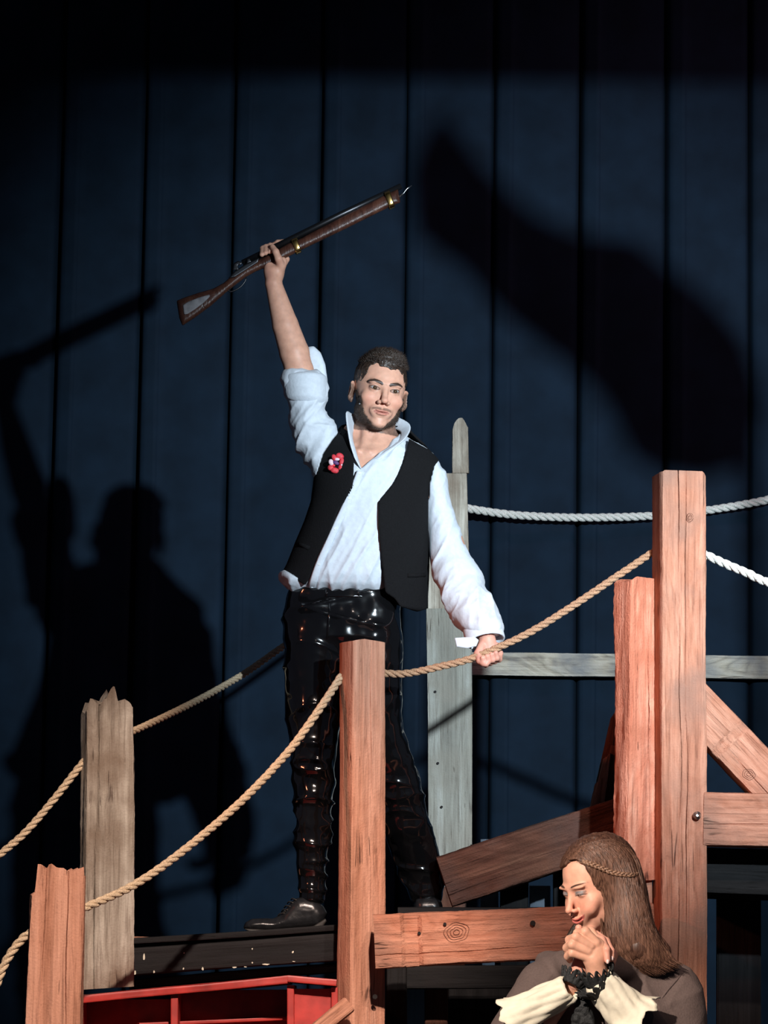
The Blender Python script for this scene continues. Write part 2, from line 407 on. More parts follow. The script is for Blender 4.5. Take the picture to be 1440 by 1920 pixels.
beamN = timber('beam', P(702, 1765, YF-.155), P(1225, 1742, YF-.155), 98*MPP(YF-.155), .10, SALM,
               'rough salmon crossbeam between the middle post and the woman, left end notched', 'beam', rot=0, seed=25, rough=.0026,
               notches=((.075, .125, .010, 0),), w2=94*MPP(YF-.155), cracks=((.5, .004, .003),), rnd=.008)
disc('knot_hole', P(834, 1733, YF-.209), .0048, .003, HOLE, beamN)
disc('bolt_hole', P(999, 1731, YF-.209), .0075, .003, HOLE, beamN)
disc('bolt_hole', P(786, 1750, YF-.199), .0048, .003, HOLE, beamN)
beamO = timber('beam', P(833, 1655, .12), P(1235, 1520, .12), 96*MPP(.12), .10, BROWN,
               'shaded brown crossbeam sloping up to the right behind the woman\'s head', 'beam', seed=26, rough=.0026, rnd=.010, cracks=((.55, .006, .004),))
plankP = empty('broken_plank', tuple(P(1120, 1510, .26)), 'splintered stepped plank leaning behind the rough red post', 'plank')
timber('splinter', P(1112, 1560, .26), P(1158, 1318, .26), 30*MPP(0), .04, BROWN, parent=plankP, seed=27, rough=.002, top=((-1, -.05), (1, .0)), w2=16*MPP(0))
timber('splinter', P(1114, 1560, .23), P(1140, 1412, .23), 26*MPP(0), .04, SALM, parent=plankP, seed=28, rough=.002, top=((-1, -.02), (1, .0)), w2=12*MPP(0))
timber('splinter', P(1104, 1560, .21), P(1122, 1458, .21), 20*MPP(0), .03, SALM, parent=plankP, seed=29, rough=.002, top=((-1, -.02), (1, .0)), w2=10*MPP(0))
timber('splinter', P(1140, 1560, .25), P(1160, 1400, .25), 34*MPP(0), .04, BROWN, parent=plankP, seed=31, rough=.002)
braceQ = timber('brace', P(1290, 1310, YF+.06), P(1520, 1550, YF+.06), 84*MPP(YF), .10, SALM,
                'thick diagonal brace with a notch, right of the tallest post', 'brace', seed=32, rough=.0018, notches=((.155, .175, .009, 0),),
                cracks=((.38, .006, .003),))
beamR = timber('beam', P(1316, 1536, YF), P(1640, 1546, YF), 100*MPP(YF), .11, SALM,
               'salmon crossbeam with wavy grain below the diagonal brace at the right edge', 'beam', seed=33, rough=.0012, cracks=((.15, .003, .006),))
# platforms
SLATE = plain('slate_blue_board', (.10, .13, .17), .7, 0, .3, 20, .2)
beamS = timber('black_platform_edge', P(1290, 1636, .05), P(1640, 1650, .05), 84*MPP(.05), .5, BLACKW,
               'black painted platform edge under the right salmon crossbeam', 'platform', seed=34, rough=.0006, cracks=((-.0, .004, .001),))
box('black_flat', tuple(P(1345, 1960, .3)-np.array([0, 0, .9])), tuple(P(1425, 1655, .33)+np.array([0, .01, 0])), BLACKW, None, None,
    'tall black flat standing below the right platform edge', 'flat')
YT = -.13
def slab_x(px, py, Y): return P(px, py, Y)
plat = empty('black_platform', tuple(P(440, 1800, YT)), 'black painted timber platform under the man\'s front shoe', 'platform')
hT = 52*MPP(YT)
beamT = timber('edge_beam', P(236, 1804, YT+.04), P(718, 1770, YT+.04), hT, .07, BLACKW, parent=plat, seed=35, rough=.0008)
timber('deck', P(243, 1772, YT+.36), P(740, 1737, YT+.36), .018, .72, BLACKW, parent=plat, seed=36, rough=.0006, rnd=.004)
timber('lower_rail', P(243, 1846, YT+.10), P(718, 1808, YT+.10), .028, .05, BLACKW, parent=plat, seed=37, rough=.0008)
WCH = plain('bare_wood_chip', (.62, .60, .48), .7)
rg = random.Random(4)
for (cx, cy, w_, h_) in ((270, 1793, 5, 14), (253, 1823, 5, 9), (289, 1822, 3, 6), (344, 1816, 3, 5), (345, 1787, 2, 3), (473, 1779, 3, 4), (473, 1805, 3, 4), (549, 1785, 4, 6),
                     (500, 1808, 16, 3), (440, 1814, 9, 3), (460, 1813, 7, 2), (551, 1803, 7, 2), (380, 1816, 4, 8)):
    c = P(cx, cy, YT+.003); V = []; nn = 9
    for k in range(nn):
        t = 2*math.pi*k/nn; rr = rg.uniform(.6, 1.1); V.append(c+np.array([w_/2*MPP(YT)*math.cos(t)*rr, 0, h_/2*MPP(YT)*math.sin(t)*rr]))
    V += [v+np.array([0, .006, 0]) for v in V]
    F_ = [tuple(range(nn))[::-1]]+[(k, (k+1) % nn, nn+(k+1) % nn, nn+k) for k in range(nn)]
    mesh_obj('paint_chip', np.array(V), F_, WCH, plat, smooth=False)
timber('deck_board', P(215, 1764, .5), P(420, 1771, .5), .030, .16, SALM, 'pale brown board end lying behind the black platform, right of the grey post', 'board', seed=38, rough=.0006)
# red cabinet lying under the platform
YU = -.42
red = empty('red_shelf_unit', tuple(P(380, 1900, YU)), 'bright red open shelf unit under the black platform', 'shelf')
sl = (1829-1866)/(540-150.)
timber('top_board', P(148, 1874, YU+.15), P(545, 1838, YU+.15), .022, .34, REDP, parent=red, seed=41, rough=.0010, rnd=.003)
timber('top_board', P(543, 1836, YU+.15), P(632, 1844, YU+.15), .019, .36, REDP, parent=red, seed=42, rough=.0006, rnd=.003)
timber('divider', P(333, 2130, YU+.15), P(333, 1862, YU+.15), .021, .30, REDP, parent=red, seed=43, rough=.0008, rnd=.003)
timber('divider', P(547, 2130, YU+.15), P(547, 1848, YU+.15), .021, .30, REDP, parent=red, seed=44, rough=.0008, rnd=.003)
timber('side_panel', P(628, 2130, YU+.15), P(628, 1852, YU+.15), .018, .30, REDP, parent=red, seed=45, rough=.0008, rnd=.003)
timber('side_panel', P(156, 2130, YU+.15), P(156, 1880, YU+.15), .018, .30, REDP, parent=red, seed=46, rough=.0008, rnd=.003)
timber('back_panel', P(244, 2130, YU+.20), P(244, 1874, YU+.20), 178*MPP(YU), .012, REDP, parent=red, seed=47, rough=.0004, rnd=.003)
timber('back_panel', P(440, 2130, YU+.22), P(440, 1856, YU+.22), 206*MPP(YU), .012, REDP, parent=red, seed=48, rough=.0004, rnd=.003)
timber('back_panel', P(588, 2130, YU+.03), P(588, 1854, YU+.03), 76*MPP(YU), .012, REDP, parent=red, seed=49, rough=.0004, rnd=.003)
timber('shelf_board', P(256, 1922, YU+.1), P(540, 1909, YU+.2), .010, .1, REDP, parent=red, seed=50, rough=.0004, rnd=.002)
timber('bottom_board', P(148, 2130, YU+.15), P(632, 2095, YU+.15), .022, .34, REDP, parent=red, seed=51, rough=.0004, rnd=.003)
timber('brace', P(540, 1975, YF-.19), P(652, 1884, YF-.12), 30*MPP(YF), .05, SALM2, 'pale diagonal brace meeting the foot of the middle post from the left', 'brace', seed=52)
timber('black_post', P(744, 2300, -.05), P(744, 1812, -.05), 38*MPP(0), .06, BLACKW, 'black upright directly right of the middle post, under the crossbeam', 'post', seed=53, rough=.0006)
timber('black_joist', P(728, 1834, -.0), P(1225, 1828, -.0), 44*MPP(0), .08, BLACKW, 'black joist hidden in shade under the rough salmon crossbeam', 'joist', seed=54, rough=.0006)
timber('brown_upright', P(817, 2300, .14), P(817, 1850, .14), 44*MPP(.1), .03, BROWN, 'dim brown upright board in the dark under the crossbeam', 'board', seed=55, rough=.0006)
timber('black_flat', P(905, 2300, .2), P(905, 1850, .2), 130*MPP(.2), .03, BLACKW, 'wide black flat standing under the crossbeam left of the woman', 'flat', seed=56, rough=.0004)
timber('grey_upright', P(920, 1990, .36), P(917, 1574, .36), 34*MPP(.3), .03, SLATE, 'grey upright whose top peeks over the sloping brown beam', 'board', seed=57, rough=.0006)
timber('grey_upright', P(1012, 1990, .40), P(1012, 1661, .40), 40*MPP(.3), .03, SLATE, 'grey upright ending below the sloping brown beam, left of the woman\'s face', 'board', seed=58, rough=.0006)
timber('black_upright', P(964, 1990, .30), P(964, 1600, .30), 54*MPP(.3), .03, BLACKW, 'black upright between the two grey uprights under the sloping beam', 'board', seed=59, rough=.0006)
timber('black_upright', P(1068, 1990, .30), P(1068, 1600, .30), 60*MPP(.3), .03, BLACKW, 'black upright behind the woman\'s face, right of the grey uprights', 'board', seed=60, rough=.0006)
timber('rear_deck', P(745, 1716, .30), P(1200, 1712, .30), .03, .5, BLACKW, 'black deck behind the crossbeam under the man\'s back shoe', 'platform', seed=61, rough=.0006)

# ================================================================ ROPES
rope([P(862, 950, 2.4), P(880, 954, 2.45), P(960, 965, 2.50), P(1050, 970, 2.52), P(1140, 970, 2.53), P(1223, 967, 2.54), P(1324, 957, 2.54), P(1440, 937, 2.54), P(1560, 905, 2.54)], .0155, ROPEW,
     'pale rope strung high from the grey board post past the tallest post', pitch=.085)
rope([P(718, 1262, YF+.06), P(760, 1263, YF+.06), P(820, 1251, -.24), P(880, 1236, -.24), P(930, 1216, -.24), P(1000, 1182, -.24), P(1080, 1132, -.24), P(1150, 1085, -.24), P(1232, 1030, YF+.06)], .0112, ROPEB,
     'brown rope from the middle post through the man\'s hand to the tallest post', pitch=.066)
rope([P(1316, 1037, YF), P(1360, 1057, YF), P(1400, 1074, YF), P(1440, 1092, YF), P(1560, 1130, YF)], .0128, ROPEW, 'thick white rope running down right from the tallest post', pitch=.075)
rope([P(640, 1268, YF+.0), P(600, 1328, YF-.08), P(540, 1410, -.45), P(450, 1505, -.58), P(340, 1598, -.70), P(250, 1660, -.78), P(155, 1704, -.86)], .0118, ROPEM,
     'cream rope sagging from the middle post down to the jagged salmon post', pitch=.074)
rope([P(808, 1030, 1.20), P(700, 1108, .90), P(600, 1170, .66), P(530, 1213, .50), P(460, 1262, .34), P(380, 1308, .12), P(300, 1348, -.10), P(230, 1380, YB)], .0108, ROPEM,
     'pale rope from the jagged grey post rising behind the man', pitch=.066)
rope([P(170, 1414, YB), P(145, 1443, YB), P(100, 1500, YB), P(50, 1558, YB), P(0, 1602, YB), P(-60, 1650, YB)], .0112, ROPEM, 'pale rope leaving the jagged grey post toward the left edge', pitch=.070)
rope([P(66, 1744, YA), P(46, 1757, YA), P(24, 1782, YA), P(4, 1818, YA), P(-14, 1870, YA), P(-30, 1930, YA)], .0120, ROPEM, 'short cream rope at the left edge hanging from the jagged salmon post', pitch=.074)

# unseen cloth added off the right edge, outlined by the curtain shadow it casts
LA = np.array([1.82, -5.2, 3.28])
shp = [(762, 330), (790, 255), (832, 205), (865, 262), (925, 328), (1000, 398), (1080, 436), (1190, 448), (1262, 505), (1335, 560), (1400, 640), (1440, 760), (1400, 880), (1310, 900), (1235, 888), (1180, 858), (1130, 752), (1080, 700), (1000, 640), (940, 590), (860, 502), (775, 440)]
tri = []
for (x, y) in shp:
    w_ = P(x, y, YW); t = (-2.0-LA[1])/(w_[1]-LA[1]); tri.append(LA+(w_-LA)*t)
cen = np.mean(tri, 0); rings = []; fl = empty('shadow_caster', tuple(tri[-5]), 'unseen red cloth added beyond the right edge, shaped to cast the slanting shadow on the curtain', 'shadow_caster')
V = []; K = 8
for k in range(K+1):
    for v in tri:
        q = cen+(np.array(v)-cen)*(k/K if k else 1e-4); V.append(q+(q-LA)/3.2*(.06*math.sin(q[0]*26+q[2]*9)))
n = len(tri); F_ = [(k*n+j, k*n+(j+1) % n, (k+1)*n+(j+1) % n, (k+1)*n+j) for k in range(K) for j in range(n)]
mesh_obj('caster_cloth', np.array(V), F_, plain('red_caster_cloth', (.4, .02, .02), .8), fl)
Vp, Fp = tube([np.array(tri[12])+np.array([0, .02, .1]), np.array(tri[12])+np.array([.12, .02, -3.0+.0])], .014, 10)
mesh_obj('caster_pole', np.array(Vp), Fp, BROWN, fl)

timber('brown_stub', down(P(842, 1760, YFd), P(843, 1700, YFd)), P(843, 1664, YFd), 60*MPP(YFd), .09, BROWN, 'dark brown stub carrying the foot of the grey board post', 'post', seed=71, rough=.001)

# weathered knots: raised irregular rings round a dark heart
KNOT = plain('dark_knot_wood', (.16, .065, .04), .8, 0, .4, 90, .5)
def knot(px, py, Y, r, parent, n=3, sq=.85, seed=1):
    rg = random.Random(seed); inv = np.array(parent.matrix_world.inverted()); V = []; F_ = []
    for k in range(n):
        rr = r*(k+1)/n; pts = []
        for t in np.linspace(.15*k, 5.9+.3*k, 34): q = rr*(1+.07*math.sin(2*t+seed)+.05*math.sin(5*t+seed+k*.4)); pts.append(P(px+q*math.cos(t), py+sq*q*math.sin(t), Y))
        v, f = tube(np.array(pts), .0007, 5); o = len(V); V += v; F_ += [tuple(a+o for a in q) for q in f]
    V = [(inv @ np.append(v, 1))[:3] for v in V]
    me = bpy.data.meshes.new('knot'); me.from_pydata([tuple(v) for v in V], [], F_); me.materials.append(KNOT)
    o = link(bpy.data.objects.new('knot', me)); o.parent = parent; o['kind'] = 'stuff'
bpy.context.view_layer.update()
knot(856, 1748, YF-.206, 23, beamN, 4, .80, 3); knot(1294, 970, YF-.0665, 6, postD, 2, 1.2, 5); knot(1404, 1452, YF+.009, 12, braceQ, 3, .8, 6)
# ================================================================ FIGURES: distance-field modelling
def mesh_sdf(f, lo, hi, h, B=8, slack=1.25):
    lo = np.array(lo, float); hi = np.array(hi, float)
    nb = np.maximum(1, np.ceil((hi-lo)/(B*h)).astype(int)); bs = B*h
    I = np.stack(np.meshgrid(*[np.arange(n) for n in nb], indexing='ij'), -1).reshape(-1, 3)
    c = lo+(I+.5)*bs; act = I[np.abs(f(c)) < bs*.87*slack]
    G = np.stack(np.meshgrid(*[np.arange(B+1)]*3, indexing='ij'), -1).reshape(-1, 3)
    nA = len(act); D = np.empty((nA, B+1, B+1, B+1), np.float32); CH = 900
    for s in range(0, nA, CH):
        a = act[s:s+CH]; pts = (lo+(a[:, None, :]*B+G[None])*h).reshape(-1, 3)
        D[s:s+CH] = f(pts).reshape(len(a), B+1, B+1, B+1)
    S = D < 0
    cnt = np.zeros((nA, B, B, B), np.int8)
    for dx in (0, 1):
        for dy in (0, 1):
            for dz in (0, 1): cnt += S[:, dx:dx+B, dy:dy+B, dz:dz+B]
    bi, ci, cj, ck = np.nonzero((cnt > 0) & (cnt < 8))
    acc = np.zeros((len(bi), 3)); w = np.zeros(len(bi))
    for ax in range(3):
        o1, o2 = [a for a in range(3) if a != ax]
        for u in (0, 1):
            for v in (0, 1):
                s = [0, 0, 0]; s[o1] = u; s[o2] = v; e = list(s); e[ax] = 1
                d0 = D[bi, ci+s[0], cj+s[1], ck+s[2]]; d1 = D[bi, ci+e[0], cj+e[1], ck+e[2]]
                m = (d0 < 0) != (d1 < 0); t = np.where(m, d0/np.where(m, d0-d1, 1), 0)
                q = np.zeros((len(bi), 3)); q[:, o1] = u; q[:, o2] = v; q[:, ax] = t
                acc += q*m[:, None]; w += m
    g = act[bi]*B+np.stack([ci, cj, ck], 1)
    V = lo+(g+acc/w[:, None])*h
    M1, M2 = 8192, 8192
    key = (g[:, 0].astype(np.int64)*M1+g[:, 1])*M2+g[:, 2]; order = np.argsort(key); sk = key[order]
    Q = []
    for ax in range(3):
        s1 = [slice(0, B)]*3; s2 = list(s1); s2[ax] = slice(1, B+1)
        a = S[(slice(None), *s1)]; b = S[(slice(None), *s2)]
        eb, ei, ej, ek = np.nonzero(a != b); gg = act[eb]*B+np.stack([ei, ej, ek], 1); inside = a[eb, ei, ej, ek]
        o1, o2 = (ax+1) % 3, (ax+2) % 3; ids = []
        for (u, v) in ((0, 0), (1, 0), (1, 1), (0, 1)):
            k3 = gg.copy(); k3[:, o1] -= u; k3[:, o2] -= v
            kk = (k3[:, 0].astype(np.int64)*M1+k3[:, 1])*M2+k3[:, 2]
            pos = np.clip(np.searchsorted(sk, kk), 0, len(sk)-1); ok = sk[pos] == kk
            ids.append(np.where(ok, order[pos], -1))
        q = np.stack(ids, 1); good = (q >= 0).all(1); q = q[good]; ins = inside[good]
        q[~ins] = q[~ins][:, ::-1]; Q.append(q)
    Q = np.concatenate(Q)[:, ::-1]
    return V, np.ascontiguousarray(Q[:, ::-1])
def normals(V, Q):
    n = np.cross(V[Q[:, 2]]-V[Q[:, 0]], V[Q[:, 3]]-V[Q[:, 1]]); o = np.zeros_like(V)
    for k in range(4): np.add.at(o, Q[:, k], n)
    return o/(np.linalg.norm(o, axis=1)[:, None]+1e-12)
def relax(V, Q, it=1, lam=.5):
    for _ in range(it):
        s = np.zeros_like(V); c = np.zeros(len(V))
        for k in range(4):
            np.add.at(s, Q[:, k], V[Q[:, (k+1) % 4]]+V[Q[:, (k+3) % 4]]); np.add.at(c, Q[:, k], 2)
        V = V+lam*(s/np.maximum(c, 1)[:, None]-V)
    return V
def smin(a, b, k):
    h = np.clip(.5+.5*(b-a)/k, 0, 1); return b*(1-h)+a*h-k*h*(1-h)
def smax(a, b, k): return -smin(-a, -b, k)
def cap(p, a, b, ra, rb=None):
    rb = ra if rb is None else rb; a = np.asarray(a, float); ab = np.asarray(b, float)-a
    pa = p-a; t = np.clip(pa@ab/ab.dot(ab), 0, 1); return np.sqrt(((pa-t[:, None]*ab)**2).sum(1))-(ra+(rb-ra)*t)
def chain(p, pts, rad, k=.004):
    d = None
    for i in range(len(pts)-1):
        c = cap(p, pts[i], pts[i+1], rad[i], rad[i+1]); d = c if d is None else smin(d, c, k)
    return d
def ell(p, c, r, R=None):
    q = p-np.asarray(c, float)
    if R is not None: q = q@R
    r = np.asarray(r, float); k0 = np.sqrt(((q/r)**2).sum(1)); k1 = np.sqrt(((q/(r*r))**2).sum(1))+1e-9
    return k0*(k0-1)/k1
def rot(ax, deg):
    return np.array(Matrix.Rotation(math.radians(deg), 3, ax))
def zloft(rows, Yc, ry, top=None, pw=2.0, rnd=.02):
    """rows: (py, x_left, x_right) silhouette stations; Yc, ry: per-station depth centre and half depth"""
    n = len(rows); Yc = np.broadcast_to(Yc, (n,)); ry = np.broadcast_to(ry, (n,)); T = []
    for (py, xl, xr), y, r in zip(rows, Yc, ry):
        a = P(xl, py, y); b = P(xr, py, y); T.append(((a[2]+b[2])/2, (a[0]+b[0])/2, (b[0]-a[0])/2, y, r))
    T = np.array(sorted(T)); z = T[:, 0]
    def f(p):
        Z = p[:, 2]; cx, rx, cy, r = [np.interp(Z, z, T[:, k]) for k in (1, 2, 3, 4)]
        qx = np.abs(p[:, 0]-cx)/rx; qy = np.abs(p[:, 1]-cy)/r
        k = (qx**pw+qy**pw)**(1/pw) if pw != 2 else np.sqrt(qx*qx+qy*qy)
        return smax((k-1)*np.minimum(rx, r), np.maximum(Z-z[-1], z[0]-Z), rnd)
    f.z = (z[0], z[-1]); f.T = T
    return f
def poly2(px, py, pts):
    """signed distance (pixels) to polygon"""
    pts = np.array(pts, float); n = len(pts); d = np.full(len(px), 1e18); s = np.ones(len(px))
    for i in range(n):
        a = pts[i]; b = pts[i-1]; ex, ey = b-a; wx = px-a[0]; wy = py-a[1]
        t = np.clip((wx*ex+wy*ey)/(ex*ex+ey*ey+1e-12), 0, 1); d = np.minimum(d, (wx-ex*t)**2+(wy-ey*t)**2)
        c1 = py >= a[1]; c2 = py < b[1]; c3 = ex*wy > ey*wx
        s = np.where((c1 & c2 & c3) | (~c1 & ~c2 & ~c3), -s, s)
    return s*np.sqrt(d)
def polyreg(p, pts, Y=0.):
    x, y = PROJ(p); return poly2(x, y, pts)*MPP(Y)
def within(p, lo, hi, f, pad=.03):
    m = ((p > np.array(lo)-pad) & (p < np.array(hi)+pad)).all(1); d = np.full(len(p), .06)
    if m.any(): d[m] = np.minimum(f(p[m]), .06)
    return d
def surf(px, py, f, y0=-1., y1=1., steps=90):
    """first point of surface f met along the sight line through (px, py)"""
    ys = np.linspace(y0, y1, steps); q = np.array([P(px, py, y) for y in ys]); d = f(q)
    k = np.nonzero(d < 0)[0]
    if len(k) == 0: return q[np.argmin(d)]
    i = max(k[0], 1); t = d[i-1]/(d[i-1]-d[i]+1e-12); return q[i-1]+(q[i]-q[i-1])*t
def plate(pts, Y, th, r=.004):
    def f(p):
        d2 = polyreg(p, pts, Y)+r; dy = np.abs(p[:, 1]-Y)-(th/2-r)
        return np.sqrt(np.maximum(d2, 0)**2+np.maximum(dy, 0)**2)+np.minimum(np.maximum(d2, dy), 0)-r
    return f
def bounds(pts_px, Y, pad):
    q = np.array([P(x, y, Y) for x, y in pts_px]); return q.min(0)-pad, q.max(0)+pad

# ---------------------------------------------------------------- figure materials
def skinmat(name, rough=.48):
    m, nt, b = newmat(name); L = nt.links.new
    a = N(nt, 'ShaderNodeAttribute', attribute_name='Col')
    tc = N(nt, 'ShaderNodeTexCoord'); ns = N(nt, 'ShaderNodeTexNoise', Scale=60.0, Detail=3.0); L(tc.outputs['Object'], ns.inputs['Vector'])
    r = ramp(nt, ns.outputs['Fac'], [(.3, (.90, .86, .85)), (.7, (1.08, 1.05, 1.04))])
    mx = N(nt, 'ShaderNodeMix', data_type='RGBA', blend_type='MULTIPLY'); mx.inputs[0].default_value = 1
    L(a.outputs['Color'], mx.inputs[6]); L(r.outputs[0], mx.inputs[7]); L(mx.outputs[2], b.inputs['Base Color'])
    b.inputs['Roughness'].default_value = rough; b.inputs['Specular IOR Level'].default_value = .35
    b.inputs['Subsurface Weight'].default_value = .12; b.inputs['Subsurface Radius'].default_value = (.012, .004, .002); b.inputs['Subsurface Scale'].default_value = 1.0
    n2 = N(nt, 'ShaderNodeTexNoise', Scale=500.0, Detail=2.0); L(tc.outputs['Object'], n2.inputs['Vector'])
    bp = N(nt, 'ShaderNodeBump', Strength=.08, Distance=.001); L(n2.outputs['Fac'], bp.inputs['Height']); L(bp.outputs[0], b.inputs['Normal'])
    return m
def hairmat(name, c0, c1, sc=(260, 260, 18)):
    m, nt, b = newmat(name); L = nt.links.new
    tc = N(nt, 'ShaderNodeTexCoord'); mp = N(nt, 'ShaderNodeMapping'); mp.inputs['Scale'].default_value = sc; L(tc.outputs['Object'], mp.inputs['Vector'])
    ns = N(nt, 'ShaderNodeTexNoise', Scale=1.0, Detail=3.0); L(mp.outputs[0], ns.inputs['Vector'])
    r = ramp(nt, ns.outputs['Fac'], [(.3, c0), (.7, c1)]); L(r.outputs[0], b.inputs['Base Color'])
    b.inputs['Roughness'].default_value = .42; b.inputs['Specular IOR Level'].default_value = .4
    bp = N(nt, 'ShaderNodeBump', Strength=.5, Distance=.003); L(ns.outputs['Fac'], bp.inputs['Height']); L(bp.outputs[0], b.inputs['Normal'])
    return m
SKIN = skinmat('skin')
HAIR_M = hairmat('short_dark_hair', (.008, .005, .004), (.060, .036, .025), (330, 330, 110))
BEARDM = hairmat('brown_stubble', (.022, .013, .009), (.11, .068, .048), (420, 420, 260))
HAIR_W = hairmat('long_brown_hair', (.028, .012, .008), (.115, .055, .036))
SHIRT = plain('white_cotton_shirt', (.60, .64, .70), .85, 0, .05, 90, .25, sheen=.1)
VEST = plain('black_wool_vest', (.0055, .0052, .0060), .92, 0, .25, 260, .4, spec=.2)
PVC = plain('glossy_black_vinyl', (.004, .004, .0045), .13, 0, 0, 40, 0, coat=1.0)
LEATHER = plain('black_shoe_leather', (.012, .013, .015), .30, 0, .3, 60, .25)
SOLE = plain('dark_shoe_sole', (.02, .019, .018), .6)
BUTTON = plain('pearl_button', (.7, .72, .74), .3)
EYEW = plain('eye_white', (.36, .32, .30), .25); IRIS = plain('brown_iris', (.05, .025, .012), .15)
DRESS = plain('dark_taupe_dress', (.105, .072, .064), .85, 0, .12, 200, .3)
CREAM = plain('cream_cotton_cuff', (.80, .73, .58), .85, 0, .06, 60, .35)
LACE = plain('black_lace', (.012, .013, .014), .7, 0, .5, 300, .6)

# ---------------------------------------------------------------- heads
def head_sdf(fem=False):
    s = 1 if not fem else 0
    def f(p):
        ax = np.abs(p[:, 0]); q = p.copy(); q[:, 0] = ax        # mirrored half
        d = ell(p, (0, .014, .030), (.076, .099, .086))
        d = smin(d, ell(p, (0, -.024, -.020), (.064, .066, .082)), .022)
        jw = .054 if s else .046
        d = smin(d, ell(p, (0, -.022, -.074), (jw, .056, .040)), .024)
        d = smin(d, ell(q, (.040 if s else .030, -.004, -.068), (.018, .030, .022)), .02)
        d = smin(d, ell(p, (0, -.072, -.102), (.022, .016, .016)), .018)                       # chin
        d = smin(d, ell(q, (.043, -.062, -.030), (.020, .018, .018)), .016)                    # cheek bone
        if fem: d = smin(d, ell(q, (.036, -.072, -.046), (.020, .016, .018)), .014)            # smiling cheek
        d = smin(d, ell(q, (.026, -.080, .017), (.026, .012, .008 if s else .006)), .012)      # brow
        d = smax(d, -ell(q, (.031, -.098, -.001), (.018, .014, .011)), .008)                   # socket
        lid = ell(q, (.031, -.0735, -.001), (.0150, .0145, .0135))
        slit = np.abs(q[:, 2]-(.0000-.10*(q[:, 0]-.031)**0*0+.11*(q[:, 0]-.031)))-np.maximum(.0042-((q[:, 0]-.031)/.0135)**2*.0042, 0)
        if fem: slit = np.abs(q[:, 2]+.0035+.10*np.abs(q[:, 0]-.031))-.0009
        lid = np.maximum(lid, -np.maximum(slit, q[:, 1]+.070)) if False else smax(lid, -np.maximum(slit, q[:, 1]+.074), .0012)
        d = smin(d, lid, .004)
        nb = cap(p, (0, -.083, .012), (0, -.106, -.032), .0078 if s else .0068, .0098 if s else .0078)
        d = smin(d, nb, .010)
        d = smin(d, ell(p, (0, -.1115, -.036), (.0104 if s else .0088, .0085, .0082)), .006)
        d = smin(d, ell(q, (.0135 if s else .0110, -.098, -.041), (.0070 if s else .0055, .0100, .0066 if s else .0055)), .005)
        d = smax(d, -ell(q, (.0065, -.106, -.0475), (.0035, .0055, .0030)), .002)
        # mouth
        sm = .75 if fem else .06
        zz = p[:, 2]-sm*ax*ax*18*.9+.0*ax
        pm = p.copy(); pm[:, 2] = zz
        w_ = .027 if s else .034
        d = smin(d, ell(pm, (0, -.0815, -.068), (w_+.006, .0125, .018)), .014)
        d = smin(d, ell(pm, (0, -.0955, -.0655), (w_-.008, .0052, .0034)), .003)
        d = smin(d, ell(pm, (0, -.0945, -.0745), (w_-.011, .0064, .0044)), .003)
        d = smax(d, -ell(pm, (0, -.103, -.0698), (w_, .013, .0012)), .0018)
        d = smax(d, -ell(pm, (0, -.094, -.0865), (.015, .006, .004)), .005)
        # ear
        Re = rot('Z', -22)@rot('X', -10)
        e = ell(q, (.0810, .015, -.012), (.0080, .0190, .031), rot('Z', 33))
        e = smax(e, -ell(q, (.0895, .007, -.009), (.006, .0105, .019), rot('Z', 33)), .003)
        e = smin(e, ell(q, (.0785, .006, -.038), (.005, .008, .009)), .004)
        d = smin(d, e, .005)
        return d
    return f
